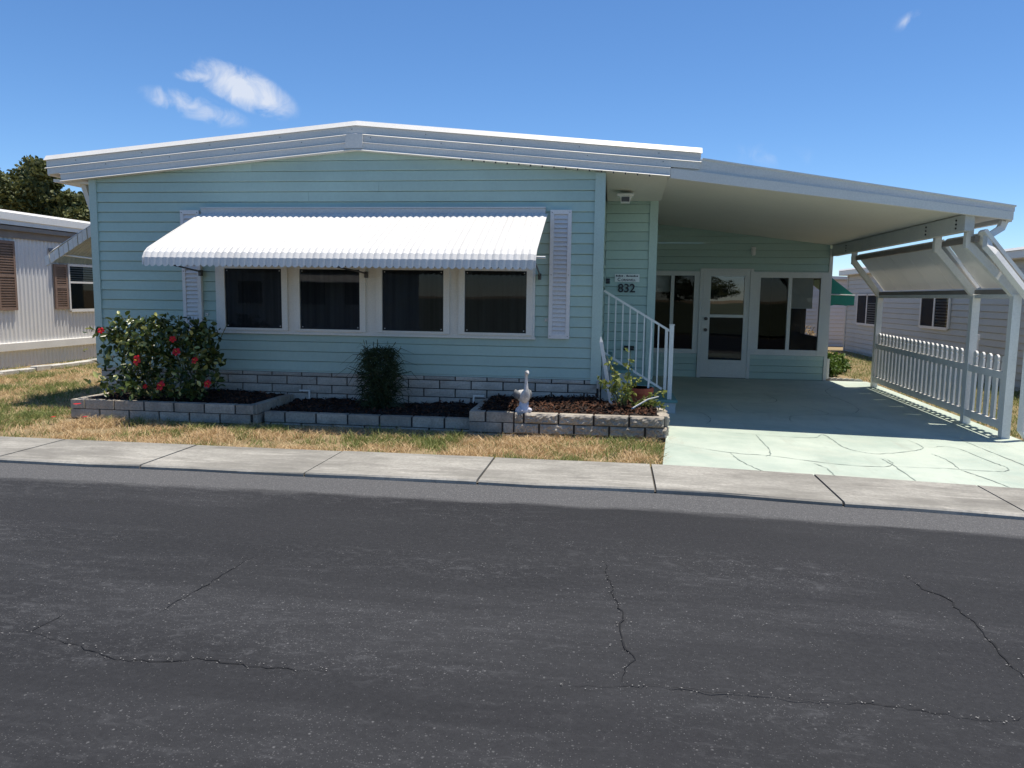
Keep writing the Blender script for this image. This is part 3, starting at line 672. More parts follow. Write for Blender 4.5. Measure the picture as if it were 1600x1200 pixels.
# ------------------------------------------------------------------ number and name sign
def text_mesh(s, size, ext=.004, off=0.0, shear=0):
    cu = bpy.data.curves.new('txt', 'FONT'); cu.body = s; cu.size = size; cu.extrude = ext; cu.offset = off; cu.shear = shear; cu.align_x = 'CENTER'; cu.resolution_u = 4
    o = bpy.data.objects.new('txt', cu); COL.objects.link(o); dg = bpy.context.evaluated_depsgraph_get(); dg.update()
    me = bpy.data.meshes.new_from_object(o.evaluated_get(dg)); bpy.data.objects.remove(o)
    me.transform(Matrix.Rotation(R(90), 4, 'X')); me.materials.clear(); return me
num = thing('house_number', 'black house number 832 on the recessed entry wall', 'house number', (.13, YN-.02, 1.575))
for d, x in (('8', .052), ('3', .132), ('2', .212)):
    link('digit', text_mesh(d, .165, .006, .0025, 0), m_black, num, (x, YN-.026, 1.575))
sign = top('name_sign', box(-.035, .305, YN-.034, YN-.02, 1.715, 1.825), m_sign, 'small white name plaque above the black house number', 'sign')
ORG[sign.name] = Vector((0, 0, 0))
xx = -.018                         # heavy unreadable top line: word shapes only
for wd, hh in ((.018, .024), (.018, .017), (.018, .024), (.016, .017), (.02, .019), (.014, 0), (.009, .008), (.014, 0), (.022, .024), (.018, .017), (.016, .018), (.018, .017), (.02, .017), (.018, .022), (.016, .017), (.02, .017)):
    if hh: put('printed_letter', box(xx, xx+wd-.003, YN-.0365, YN-.0338, 1.787, 1.787+hh), m_black, sign)
    xx += wd+.002
link('printed_letter', text_mesh('C', .062, .001, .0008), m_black, sign, (.024, YN-.0355, 1.728))
link('printed_letters', text_mesh('ORNWELL', .042, .001, .0008), m_black, sign, (.155, YN-.0355, 1.728))

# ------------------------------------------------------------------ entry steps with railing
st = thing('entry_steps', 'teal concrete entry steps with white metal railing beside the carport', 'steps', (.3, 10.4, 0))
for k, (a, b2, z) in enumerate(((.50, .80, .185), (.22, .50, .37), (-.06, .22, .555), (-.165, -.06, .74))):
    put('step', box(a if k == 3 else a, b2-.004, 10.06, YN-.035, .0, z-.035), m_stepside, st)
    put('tread', box(a-(.002 if k else .0), b2+.018, 10.04, YN-.034, z-.034, z, .006), m_step, st)
RY = 10.14
put('handrail', join(bar((-.165, RY, 1.585), (.70, RY, 1.075), .020, .014)), m_white, st)
put('bottom_rail', bar((-.165, RY, .79), (.62, RY, .32), .014, .014), m_white, st)
for k in range(9):
    x = -.10+.093*k; zt = 1.585-(x+.165)*.5896; zb = .79-(x+.165)*.599
    put('baluster', bar((x, RY, zb), (x, RY, zt), .009, .009), m_white, st)
put('post', join(box(.69, .745, RY-.028, RY+.028, .186, 1.15, .005), box(.683, .752, RY-.034, RY+.034, 1.15, 1.165)), m_white, st)
put('post', bar((.66, RY, .3), (.66, RY, 1.09), .012, .012), m_white, st)

# ------------------------------------------------------------------ carport
cp = thing('carport', 'white flat-pan carport over the mint driveway with slanted side shade', 'carport', (4.0, 9.4, 0))
def cz(x): return 2.892-.120*(x-.56)
XE = 4.33
v = [(.561, 9.395, cz(.56)), (XE-.05, 9.395, cz(XE-.05)), (XE-.05, YS-.013, cz(XE-.05)), (.561, YS-.013, cz(.56))]
v += [(p[0], p[1], p[2]+.06) for p in v]
put('ceiling_panel', (v, [(3, 2, 1, 0), (4, 5, 6, 7), (0, 1, 5, 4), (1, 2, 6, 5), (2, 3, 7, 6), (3, 0, 4, 7)]), m_soff, cp)
def strip(name, a, b2, y0, y1, mt=m_fasc):
    """a, b2: (x, z_bottom, z_top)"""
    v = []
    for x, zb, zt in (a, b2): v += [(x, y0, zb), (x, y1, zb), (x, y1, zt), (x, y0, zt)]
    return put(name, (v, [(3, 2, 1, 0), (4, 5, 6, 7), (0, 1, 5, 4), (1, 2, 6, 5), (2, 3, 7, 6), (3, 0, 4, 7)]), mt, cp)
strip('lower_fascia', (.578, 2.892, 3.005), (XE, 2.414, 2.505), 9.33, 9.394)
strip('upper_fascia', (.60, 3.0065, 3.157), (XE+.02, 2.508, 2.563), 9.355, 9.58)
strip('fascia_bead', (.94, 3.1035, 3.120), (XE+.03, 2.5605, 2.576), 9.345, 9.58, m_white)
v = [(.80, 9.592, 3.082), (XE, 9.592, 2.52), (XE, YS+5, 2.52), (.80, YS+5, 3.082)]; v += [(p[0], p[1], p[2]+.03) for p in v]
put('roof_pan', (v, [(3, 2, 1, 0), (4, 5, 6, 7), (0, 1, 5, 4), (1, 2, 6, 5), (2, 3, 7, 6), (3, 0, 4, 7)]), m_white, cp)
put('eave_gutter', box(XE-.045, XE+.02, 9.398, 19, 2.40, 2.505), m_fasc, cp)
put('beam', box(3.86, 3.96, 9.397, YS-.04, 2.30, 2.485), m_galv, cp)
bolt = mesh(*prism([(.012*math.cos(a), .012*math.sin(a)) for a in (0, 1.05, 2.1, 3.14, 4.19, 5.24)], 0, -.012, .004), name='bolt')
XP = 4.47
for py in (9.42, 10.42, 13.98):
    gz = g(XP, py)
    put('post', box(XP-.045, XP+.045, py-.045, py+.045, gz, 1.60, .004), m_white, cp)
    ty = py+(.20 if py < 10 else .08 if py < 11 else -.04)
    put('brace', tube([(4.0, ty, 2.25), (4.0, ty, 2.16), (4.47, py, 1.58)], [.058]*3, 4, .058), m_white, cp)
    put('hanger', box(3.963, 4.04, ty-.04, ty+.04, 2.12, 2.42), m_white, cp)
    for k in range(3): link('bolt', bolt, m_black, cp, (3.86, ty, 2.345+.045*k))
for i, (a, b2) in enumerate(((9.47, 10.37), (10.47, 13.93))):
    for (x0, z0, x1, z1) in ((4.01, 2.185, 4.04, 2.25), (4.435, 1.60, 4.46, 1.655)):
        put('shade_channel', box(x0, x1+.02, a, b2, z0, z1), m_brown, cp)
    n = 1 if i == 0 else 5; l = (b2-a)/n
    for k in range(n):
        y0, y1 = a+l*k+.006, a+l*(k+1)-.006
        put('shade_panel', prism([(4.04, 2.265), (4.07, 2.285), (4.54, 1.695), (4.51, 1.675)], 1, y0, y1), m_pan, cp)
put('shade_bottom_rail', box(4.44, 4.55, 9.4, 14.05, 1.552, 1.598), m_white, cp)
put('shade_cap', prism([(4.03, 2.29), (4.06, 2.315), (4.57, 1.70), (4.54, 1.68)], 1, 9.30, 9.465), m_white, cp)
ds = tube([(4.29, 9.45, 2.41), (4.26, 9.45, 2.33), (4.10, 9.36, 2.24), (4.08, 9.32, 2.12), (4.14, 9.28, 2.04), (4.60, 9.30, 1.50), (4.60, 9.30, 1.36), (4.60, 9.30, .06), (4.64, 9.27, -.01), (4.86, 9.2, -.05)], .05, 4)
put('downspout', ds, m_white, cp)

# ------------------------------------------------------------------ picket fence
pk_prof = [(-.046, .10), (.046, .10), (.046, .86), (.034, .875), (.034, .885), (.047, .90), (.045, .925), (.030, .945), (0, .955), (-.030, .945), (-.045, .925), (-.047, .90), (-.034, .885), (-.034, .875), (-.046, .86)]
pv, pf = prism(pk_prof, 0, -.012, .012); picket = mesh(pv, pf, 'picket')
for (a, b2, n, lab) in ((10.465, 13.935, 22, 'long white picket fence panel between the two rear carport posts'), (9.465, 10.375, 5, 'short white picket fence panel beside the front carport post')):
    zc = g(XP, (a+b2)/2); fe = thing('picket_fence', lab, 'fence', (XP, a, zc), 'picket fence panels along the driveway')
    slope = g(XP, a)-g(XP, b2)
    for z0, z1 in ((.115, .205), (.69, .775)):
        v, f = box(XP-.035, XP-.008, a, b2, z0, z1); v = [(p[0], p[1], p[2]+g(XP, p[1])) for p in v]; put('rail', (v, f), m_picket, fe)
    for k in range(n):
        y = a+(b2-a)*(k+.5)/n; link('picket', picket, m_picket, fe, (XP+.006, y, g(XP, y)))
# ------------------------------------------------------------------ planters
def blockmesh(L_, H_, Dp, rough):
    nx_, nz_ = (16, 6) if rough > .02 else (7, 3); v = []; tilt = rnd.uniform(-.3, .3); ph = rnd.uniform(0, 9)
    for j in range(nz_+1):
        for i in range(nx_+1):
            ed = i in (0, nx_) or j in (0, nz_); big = .5+.5*math.sin(i*.9+ph+j*.8)*math.cos(j*.9+i*.35-ph)
            v.append((-L_/2+L_*i/nx_, (-rnd.uniform(0, .004) if ed else -rough*(.55*big+.45*rnd.random())), H_*j/nz_+(0 if ed else rnd.uniform(-.004, .004))))
    n0 = len(v); v += [(-L_/2, Dp, 0), (L_/2, Dp, 0), (L_/2, Dp, H_), (-L_/2, Dp, H_)]
    f = [(j*(nx_+1)+i, j*(nx_+1)+i+1, (j+1)*(nx_+1)+i+1, (j+1)*(nx_+1)+i) for j in range(nz_) for i in range(nx_)]
    bot = list(range(nx_+1)); tp = [nz_*(nx_+1)+i for i in range(nx_+1)]; lf = [j*(nx_+1) for j in range(nz_+1)]; rg = [j*(nx_+1)+nx_ for j in range(nz_+1)]
    f += [tuple([n0, n0+1]+bot[::-1]), tuple(tp+[n0+2, n0+3]), tuple([n0+3]+[n0]+lf), tuple([n0+1, n0+2]+rg[::-1]), (n0+1, n0, n0+3, n0+2)]
    me = mesh(v, f, 'garden_block'); bm = bmesh.new(); bm.from_mesh(me); bmesh.ops.recalc_face_normals(bm, faces=bm.faces); bm.to_mesh(me); bm.free(); return me
smoothb = [blockmesh(.372, .108, .10, .008) for _ in range(4)]; roughb = [blockmesh(.372, .112, .10, .038) for _ in range(6)]
def row(parent, p0, p1, z, vari, off=0, hs=1):
    p0, p1 = Vector(p0), Vector(p1); d = p1-p0; l = d.length; a = math.atan2(d.y, d.x); t = -off
    while t < l-.03:
        s, e = max(0, t), min(l, t+.372)
        if e-s > .05:
            c = p0+d*((s+e)/2/l); o = link('garden_block', rnd.choice(vari), m_block, parent, (c.x, c.y, z), (0, rnd.uniform(-.006, .006), a+rnd.uniform(-.012, .012))); o.scale = ((e-s-.014)/.372, 1, hs*.965)
        t += .380
def bedsheet(xa, xb, ya, yb, z, bumpy=.018):
    xs_, ys_ = lin(xa, xb, int((xb-xa)/.045)+2), lin(ya, yb, int((yb-ya)/.045)+2)
    v, f = [], []
    for y in ys_:
        for x in xs_: v.append((x, y, z+.05*(y-ya)+rnd.uniform(-bumpy, bumpy)+.015*math.sin(x*4+y*3)))
    n = len(xs_); return v, [(j*n+i, j*n+i+1, (j+1)*n+i+1, (j+1)*n+i) for j in range(len(ys_)-1) for i in range(n-1)]
def chips(parent, xa, xb, ya, yb, z, n):
    x = nr.uniform(xa, xb, n); y = nr.uniform(ya, yb, n); P = np.stack([x, y, z+.05*(y-ya)+.015*np.sin(x*4+y*3)+nr.uniform(.004, .026, n)], 1)
    og = np.array(ORG[parent.name]); d = nr.normal(size=(n, 3)); d[:, 2] *= .35
    o = link('bark_chips', leaves(P-og, .045, .42, 1.2, 'bark_chips', .5, .1, d), m_chip, parent, kind='stuff')
BF = 8.30
pl1 = thing('planter', 'two-course grey block planter under the red-flowered hibiscus', 'planter', (-5.3, BF, 0), 'block planters along the front wall')
put('mortar_core', join(box(-6.40, -4.15, BF+.02, BF+.09, 0, .19), box(-6.40, -6.34, BF+.09, 9.36, 0, .188), box(-4.20, -4.15, BF+.09, 9.36, 0, .188)), m_mort, pl1)
for r in range(2):
    row(pl1, (-6.43, BF), (-4.115, BF), -.015+.113*r, smoothb, .19*r); row(pl1, (-4.10, BF+.04), (-4.10, 9.37), -.015+.113*r, smoothb, .19*r); row(pl1, (-6.43, 9.37), (-6.43, BF+.11), -.015+.113*r, smoothb, .19*r)
put('mulch', bedsheet(-6.34, -4.19, BF+.08, 9.388, .165), m_mulch, pl1); chips(pl1, -6.3, -4.2, BF+.1, 9.36, .165, 1500)
pl2 = thing('planter', 'low single-course block edging in front of the dark feathery shrub', 'planter', (-2.8, 8.42, 0), 'block planters along the front wall')
put('mortar_core', box(-4.03, -1.62, 8.43, 8.51, 0, .105), m_mort, pl2)
row(pl2, (-4.05, 8.42), (-1.60, 8.42), .0, smoothb, .12, 1.1); row(pl2, (-4.05, 8.425), (-1.60, 8.425), -.115, smoothb, .30)
put('mulch', bedsheet(-4.07, -1.64, 8.50, 9.388, .095, .026), m_mulch, pl2); chips(pl2, -4.05, -1.65, 8.53, 9.36, .095, 1600)
pl3 = thing('planter', 'rough split-face block planter with bare mulch beside the entry steps', 'planter', (-.5, 8.25, 0), 'block planters along the front wall')
put('mortar_core', join(box(-1.55, .55, 8.258, 8.36, 0, .222), box(-1.55, -1.48, 8.36, 9.36, 0, .223), box(.48, .55, 8.36, 8.98, 0, .223)), m_mort, pl3)
for r in range(2):
    row(pl3, (-1.58, 8.25), (-1.08, 8.25), .005+.117*r, smoothb, .19*r, 1.04); row(pl3, (-1.075, 8.24), (.58, 8.24), .005+.117*r, roughb, .1+.17*r)
    row(pl3, (.58, 8.35), (.58, 9.0), .005+.117*r, roughb, .1*r); row(pl3, (-1.58, 9.37), (-1.58, 8.36), .005+.117*r, smoothb, .19*r, 1.04)
row(pl3, (-1.6, 8.262), (.57, 8.262), -.115, smoothb, .2)
put('mulch', join(bedsheet(-1.49, -.19, 8.34, 9.388, .215), bedsheet(-.189, .49, 8.34, 9.15, .215)), m_mulch, pl3); chips(pl3, -1.47, -.2, 8.36, 9.36, .215, 1900); chips(pl3, -.2, .46, 8.36, 9.13, .215, 900)
for x, z in ((-3.92, .275), (-1.66, .275)):
    s = 1 if x < -3 else -1
    top('corner_pipe', join(box(x-.07, x+.07, 9.30, 9.318, z-.02, z-.004), box(x+s*.054, x+s*.07, 9.30, 9.318, .1, z-.02)), m_white, 'thin white bent pipe at the %s end of the low bed' % ('left' if s > 0 else 'right'), 'pipe', 'white pipes at the low bed ends')

# ------------------------------------------------------------------ goose statue
gs = thing('goose_statue', 'weathered white garden goose statue standing on the block planter', 'statue', (-.98, 8.34, .23))
def goose():
    path = [((.0, .20, .20), .012, .01), ((.0, .17, .185), .04, .03), ((0, .11, .165), .068, .058), ((0, .05, .155), .082, .075), ((0, -.01, .16), .078, .078), ((.004, -.05, .185), .062, .062), ((.007, -.06, .225), .040, .040), ((.009, -.05, .265), .026, .027), ((.010, -.045, .32), .021, .022), ((.010, -.045, .37), .020, .021), ((.010, -.05, .405), .024, .024), ((.010, -.062, .428), .027, .026), ((.010, -.085, .436), .024, .022), ((.010, -.108, .43), .014, .011), ((.010, -.138, .424), .008, .005)]
    return tube([p for p, a, b2 in path], [a for p, a, b2 in path], 14, [b2 for p, a, b2 in path])
def at(vf, o, s=1.0, rz=0):
    c, n = math.cos(rz), math.sin(rz)
    return [((p[0]*c-p[1]*n)*s+o[0], (p[0]*n+p[1]*c)*s+o[1], p[2]*s+o[2]) for p in vf[0]], vf[1]
GO = (-.98, 8.34, .245); GR = R(24)
put('body', at(([(p[0]*.86, p[1]*.92, p[2]) for p in goose()[0]], goose()[1]), GO, .99, GR), m_goose, gs, True)
for s in (-1, 1):
    wv = tube([(s*.058, -.03, .17), (s*.078, .02, .175), (s*.08, .08, .178), (s*.06, .15, .19), (s*.03, .22, .205)], [.012, .022, .022, .016, .006], 8, [.03, .052, .05, .03, .01])
    put('wing', at(wv, GO, .99, GR), m_goosew, gs, True)
    put('foot', at(tube([(s*.035, -.01, .10), (s*.035, -.015, .03), (s*.05, -.06, .02), (s*.055, -.10, .012)], [.016, .014, .022, .012], 8, [.016, .014, .012, .008]), GO, .99, GR), m_goosb, gs, True)
put('base', at(tube([(0, .02, -.02), (0, .02, .02), (0, .02, .045), (0, .02, .10)], [.095, .085, .055, .045], 12), GO, .99, GR), m_goosb, gs, True)

# ------------------------------------------------------------------ plants
def shrub_points(clumps, n):
    P = []
    wts = np.array([c[3]*c[4]*c[5] for c in clumps]); wts = wts/wts.sum()
    for c, k in zip(clumps, wts):
        q = nr.normal(size=(int(n*k), 3)); q /= np.linalg.norm(q, axis=1)[:, None]; q *= nr.uniform(.35, 1.05, (len(q), 1))**.6
        P.append(np.array(c[:3])+q*np.array(c[3:6]))
    return np.concatenate(P)
HB = (-5.5, 8.8, .18); hib = thing('hibiscus_bush', 'leafy hibiscus bush with red flowers at the left planter', 'bush', HB)
cl = [(-5.98+.255*i, 8.62+rnd.uniform(-.08, .15), .42+.28*j+rnd.uniform(-.08, .08), .22, .24, .20) for i in range(5) for j in range(3)]
cl += [(-6.12, 8.6, .98, .13, .2, .12), (-5.45, 8.7, 1.12, .2, .2, .12), (-4.92, 8.72, .90, .14, .18, .13), (-5.9, 8.65, 1.08, .2, .2, .11), (-5.15, 8.72, 1.08, .2, .2, .13), (-4.86, 8.75, .68, .13, .2, .16), (-6.17, 8.6, .72, .10, .18, .18), (-6.05, 8.36, .36, .2, .12, .16), (-5.7, 8.34, .32, .2, .10, .13), (-6.3, 8.55, .86, .12, .15, .14), (-6.34, 8.55, 1.0, .08, .1, .08), (-5.3, 8.40, .36, .2, .1, .14)]
P = shrub_points(cl, 3500); P = P[(P[:, 1] < 9.33) & (P[:, 2] > .17)]
P = P[vnoise(P[:, 0]*3+P[:, 2]*2, P[:, 1]*3+P[:, 2]*3, 2.2, 5) > .37]
ex_ = []
for k in range(34):
    b0 = P[rnd.randrange(len(P))]; d = np.array([rnd.gauss(0, .8)+(.5 if b0[0] > -5.0 else -.3 if b0[0] < -6 else 0), rnd.uniform(-.6, .2), rnd.uniform(.1, 1.1)]); d /= np.linalg.norm(d); l = rnd.uniform(.08, .20)
    put('stem', tube([b0, b0+d*l*.5, b0+d*l+np.array([0, 0, -.02])], [.005, .004, .002], 4), m_stem, hib)
    for q in range(7): ex_.append(b0+d*l*rnd.uniform(.3, 1.05)+nr.normal(size=3)*.02)
P = np.concatenate([P, np.array(ex_)]); P = P[P[:, 1] < 9.34]
link('foliage', leaves(P-np.array(HB), .076, .58, .3, 'hibiscus_leaves'), m_hib, hib, kind=None)
for k in range(26):
    a = rnd.uniform(-6.1, -4.9); e = a+rnd.uniform(-.32, .32); zt = rnd.uniform(.7, 1.22); yy = rnd.uniform(8.5, 9.0)
    put('stem', tube([(a*.6-5.5*.4, 8.85, .17), (a, 8.8, .4), ((a+e)/2, (8.8+yy)/2, zt*.7), (e, yy, zt)], [.012, .010, .007, .004], 5), m_stem, hib)
def flower():
    v, f = [], []
    for k in range(5):
        a = k*2*math.pi/5; n = len(v)
        for r_, w_, z_ in ((.004, .004, 0), (.03, .022, .012), (.055, .030, .016), (.068, .018, .008)):
            for s in (-1, 0, 1):
                aa = a+s*w_/max(r_, .01)*.95; v.append((r_*math.cos(aa), r_*math.sin(aa), z_+(.006 if s == 0 else 0)+(.004 if s == 1 else 0)))
        f += [(n+3*i+j, n+3*i+j+1, n+3*i+4+j, n+3*i+3+j) for i in range(3) for j in range(2)]
    return v, f
fm = mesh(*flower(), name='flower', smooth=True); sm = mesh(*tube([(0, 0, 0), (0, 0, .05)], [.006, .004], 5), name='stamen')
for px, py, yy, s in ((158, 517, 8.40, .6), (215, 563, 8.32, .95), (270, 530, 8.42, .6), (276, 550, 8.40, .75), (305, 563, 8.42, .7), (252, 603, 8.32, .95), (227, 604, 8.33, .45), (325, 600, 8.46, .75)):
    r = ray(px, py); t = yy/r.y; p = (r.x*t, yy, 1.5+r.z*t)
    o = link('flower', fm, m_petal, hib, p, (R(75)+rnd.uniform(-.3, .3), rnd.uniform(-.4, .4), rnd.uniform(-.5, .5))); o.scale = (s, s, s)
    q = link('stamen', sm, m_yel, o, p)
for px, py, zz, lab in ((133, 652, .05, 'red hibiscus petal on the grass right against the left planter corner'), (84, 652, .05, 'red hibiscus petal on the grass well left of the planter'), (120, 632, .235, 'red hibiscus petal lying on top of the left planter corner')):
    r = ray(px, py); t = (zz-1.5)/r.z; x, y = r.x*t, r.y*t
    v = [(x, y, zz+.014)]+[(x+.042*math.cos(a)*rnd.uniform(.6, 1.2), y+.042*math.sin(a)*rnd.uniform(.6, 1.2), zz+rnd.uniform(0, .012)) for a in (0, 1.2, 2.4, 3.6, 4.9)]
    top('fallen_petal', (v, [(0, k, k % 5+1) for k in range(1, 6)]), m_petal, lab, 'petal', 'fallen hibiscus petals')
# dark feathery shrub
FB = (-2.8, 8.95, .10); fern = thing('feathery_shrub', 'dark feathery upright shrub against the skirting', 'shrub', FB)
V, Fq = [], []; n = 3000
for k in range(n):
    a = rnd.uniform(0, 6.28); z0 = rnd.uniform(.0, .74); core = .075+.13*math.sin(min(1, z0/.62)*1.9)*(1.0-.35*max(0, z0-.6)/.14); core *= 1+.28*math.sin(a*2+z0*7)
    rr = core*rnd.random()**.55
    p = np.array([rr*math.cos(a)*1.15-.02, rr*.8*math.sin(a), z0]); out_ = np.array([math.cos(a), math.sin(a)*.8, 0]); L_ = rnd.uniform(.05, .15)*(2.2 if rnd.random() < .12 else 1)
    d = out_*rnd.uniform(.0, .9)+np.array([rnd.gauss(0, .55), rnd.gauss(0, .5), rnd.uniform(-.35, .8)]); d /= np.linalg.norm(d)
    q = p+d*L_*.6; e = q+(d*.55+np.array([rnd.gauss(0, .2), 0, -.65]))*L_*.7; s = np.cross(d, [rnd.gauss(0, 1), rnd.gauss(0, 1), .2]); s = s/np.linalg.norm(s)*rnd.uniform(.002, .0055)
    i = len(V); V += [p-s, p+s, q+s, q-s, e+s*.4, e-s*.4]; Fq += [(i, i+1, i+2, i+3), (i+3, i+2, i+4, i+5)]
link('foliage', npmesh(np.array(V), np.array(Fq), 'fern'), m_fern, fern)
for k in range(9):
    a = rnd.uniform(0, 6.28); put('stem', tube([(FB[0]+.04*math.cos(a), FB[1]+.04*math.sin(a), .1), (FB[0]+.10*math.cos(a), FB[1]+.1*math.sin(a), .5), (FB[0]+.25*math.cos(a), FB[1]+.18*math.sin(a), .86+rnd.uniform(-.1, .1))], [.008, .006, .003], 5), m_stem, fern)
# thin yellowing plant by the steps
TB = (.10, 8.80, .23); tp = thing('leggy_shrub', 'leggy yellow-green plant in the mulch beside the entry steps', 'shrub', TB)
tips = [(948, 556), (985, 552), (965, 585), (1000, 590), (935, 590), (1035, 612), (1040, 635), (1018, 630), (978, 600), (955, 600), (990, 612), (1030, 628)]
LP, LD = [], []
for i, (px, py) in enumerate(tips):
    yy = 8.80+rnd.uniform(-.2, .2); r = ray(px, py); t = yy/r.y; e = Vector((r.x*t, yy, 1.5+r.z*t)); s0 = Vector((.10+rnd.uniform(-.05, .05), 8.80, .22)); md = s0.lerp(e, .5)+Vector((rnd.uniform(-.05, .05), rnd.uniform(-.04, .04), .04))
    put('stem', tube([s0, md, e], [.008, .006, .003], 5), m_stem, tp)
    for k in range(34):
        t = rnd.uniform(.3, 1.02); q = s0.lerp(md, t*2) if t < .5 else md.lerp(e, t*2-1); LP.append((q.x+rnd.gauss(0, .018), q.y+rnd.gauss(0, .02), q.z+rnd.gauss(0, .016)))
link('foliage', leaves(np.array(LP)-np.array(TB), .052, .6, .3, 'leggy_leaves'), m_rose, tp)
put('cut_branch', tube([(.20, 8.62, .26), (.38, 8.66, .37), (.50, 8.7, .40)], [.010, .008, .005], 5), m_stake, tp)
pv = tube([(.30, 9.30, .10), (.30, 9.30, .12), (.30, 9.30, .36), (.30, 9.30, .365), (.30, 9.30, .43), (.30, 9.30, .43), (.30, 9.30, .36)], [.10, .115, .15, .17, .175, .15, .13], 18)
top('plant_pot', pv, m_pot, 'dark red terracotta pot behind the leggy plant', 'pot', None, False)
top('leaning_stake', tube([(-.02, 9.0, .20), (-.165, 9.02, .98), (-.17, 9.02, 1.04)], [.028, .028, .006], 4), m_stake, 'white stake leaning against the aqua house corner', 'stake')
top('leaning_stake', tube([(.40, 9.24, .28), (.425, 9.3, 1.14)], [.017, .014], 4), m_stake, 'white stake standing in front of the step railing', 'stake')

# ------------------------------------------------------------------ grass
def scatter(x0, x1, y0, y1, dens):
    n = int((x1-x0)*(y1-y0)*dens); return nr.uniform(x0, x1, n), nr.uniform(y0, y1, n)
DR, GN = [], []
for (x0, x1, y0, y1, dens) in ((-9.5, .60, 6.80, 8.42, 4800), (-10.6, -6.45, 8.3, 12.5, 1900), (-11.5, -7, 12.5, 17, 900), (4.65, 6.9, 13.6, 24, 500), (4.72, 6.9, 8.6, 14, 900)):
    x, y = scatter(x0, x1, y0, y1, dens)
    ok = np.ones(len(x), bool)
    if y0 < 7: ok = x < .43+.083*(y-6.8)
    if y0 < 7: ok &= ~((y > 8.22) & (x > -6.45))
    x, y = x[ok], y[ok]; P = np.stack([x, y, gv(x, y)-.03], 1)
    gm = vnoise(x, y, 1.6, 1)*.45+vnoise(x, y, 5.5, 2)*.55+(.02 if y0 > 7 else 0)+np.where(y > 7.6, .05, -.02)
    if x0 > 4: gm += .22
    bare = vnoise(x, y, 2.2, 9)*.6+vnoise(x, y, 8, 3)*.4
    gr = gm+nr.normal(size=len(x))*.12 > .635
    keep = gr | (nr.random(len(x)) < np.clip((bare-.30)*3.2, .06, 1))
    DR.append(P[~gr & keep]); GN.append(P[gr])
def stuff(name, me, mt, label, cat):
    o = link(name, me, mt); o['kind'] = 'stuff'; o['label'] = label; o['category'] = cat; return o
stuff('dry_grass', blades(np.concatenate(DR), .055, .007, 1.5, 'dry'), m_dry, 'straw-coloured dry lawn grass along the pavement', 'grass')
stuff('green_grass', blades(np.concatenate(GN), .072, .008, 1.0, 'green'), m_grn, 'patches of green grass among the dry lawn', 'grass')

# ------------------------------------------------------------------ left neighbour
LX = -11.65
nb = thing('neighbor_house', 'white corrugated-metal mobile home with brown shutters at the left', 'house', (LX, 14, 0))
def corr(y0, y1, z0, z1, pitch, dep, x=LX):
    v = []; n = int((y1-y0)/pitch)
    for k in range(n*4+1):
        y = y0+(y1-y0)*k/(n*4); d = dep if k % 4 in (1, 2) else 0
        v += [(x+d, y, z0), (x+d, y, z1)]
    return v, [(2*i, 2*i+1, 2*i+3, 2*i+2) for i in range(n*4)]
put('corrugated_wall', corr(10.5, 26, .46, 2.62, .105, .022), m_corr, nb); put('corrugated_skirting', corr(10.5, 26, -.03, .30, .105, .02, LX-.02), m_corr, nb)
put('belt_rail', box(LX-.02, LX+.06, 10.5, 26, .30, .46, .008), m_white, nb)
put('wall', box(LX-6.6, LX-.03, 10.5, 26, .0, 2.7), m_corr, nb)
put('eave_soffit', box(LX-.02, LX+.13, 10.4, 26, 2.62, 2.70), m_brown, nb); put('frieze', box(LX-.02, LX+.05, 10.4, 26, 2.48, 2.619), m_brown, nb)
put('eave_fascia', join(box(LX-.05, LX+.15, 10.3, 26.2, 2.72, 2.80), box(LX-.08, LX+.17, 10.3, 26.2, 2.80, 2.94, .01)), m_white, nb)
put('roof', prism([(LX-.10, 2.941), (LX+.17, 2.941), (LX+.12, 2.99), (LX-3.4, 3.12), (LX-6.7, 2.98), (LX-6.7, 2.941)], 1, 10.3, 26.2), m_white, nb)
def nshutter(y0, y1, z0, z1):
    s = put('shutter', join(box(LX+.023, LX+.06, y0, y0+.05, z0, z1), box(LX+.023, LX+.06, y1-.05, y1, z0, z1), box(LX+.023, LX+.06, y0+.05, y1-.05, z0, z0+.06), box(LX+.023, LX+.06, y0+.05, y1-.05, z1-.06, z1), box(LX+.023, LX+.06, y0+.05, y1-.05, (z0+z1)/2-.03, (z0+z1)/2+.03), box(LX+.023, LX+.03, y0+.05, y1-.05, z0+.06, z1-.06)), m_shutbr, nb)
    me = mesh(*box(-.004, .022, -(y1-y0)/2+.05, (y1-y0)/2-.05, -.012, .012), name='nslat')
    n = int((z1-z0)/.055)
    for k in range(n):
        z = z0+.07+(z1-z0-.14)*(k+.5)/n
        if abs(z-(z0+z1)/2) > .04: link('slat', me, m_shutbr, s, (LX+.034, (y0+y1)/2, z))
nshutter(13.2, 13.66, 1.09, 2.42); nshutter(14.70, 15.08, 1.09, 2.03); nshutter(17.0, 17.4, 1.09, 2.03)
nw = put('window', join(box(LX+.023, LX+.07, 15.10, 15.14, 1.06, 2.05), box(LX+.023, LX+.07, 16.0, 16.07, 1.06, 2.05), box(LX+.023, LX+.07, 16.9, 16.98, 1.06, 2.05), box(LX+.023, LX+.075, 15.14, 16.9, 1.03, 1.09), box(LX+.023, LX+.07, 15.14, 16.9, 2.0, 2.05), box(LX+.023, LX+.066, 15.14, 16.9, 1.64, 1.68)), m_white, nb)
put('dark_glass', box(LX+.023, LX+.035, 15.14, 16.9, 1.09, 2.0), m_dark, nw)
for k in range(6): put('blind_slat', box(LX+.036, LX+.044, 15.15, 16.9, 1.70+.05*k, 1.725+.05*k), m_head, nw)
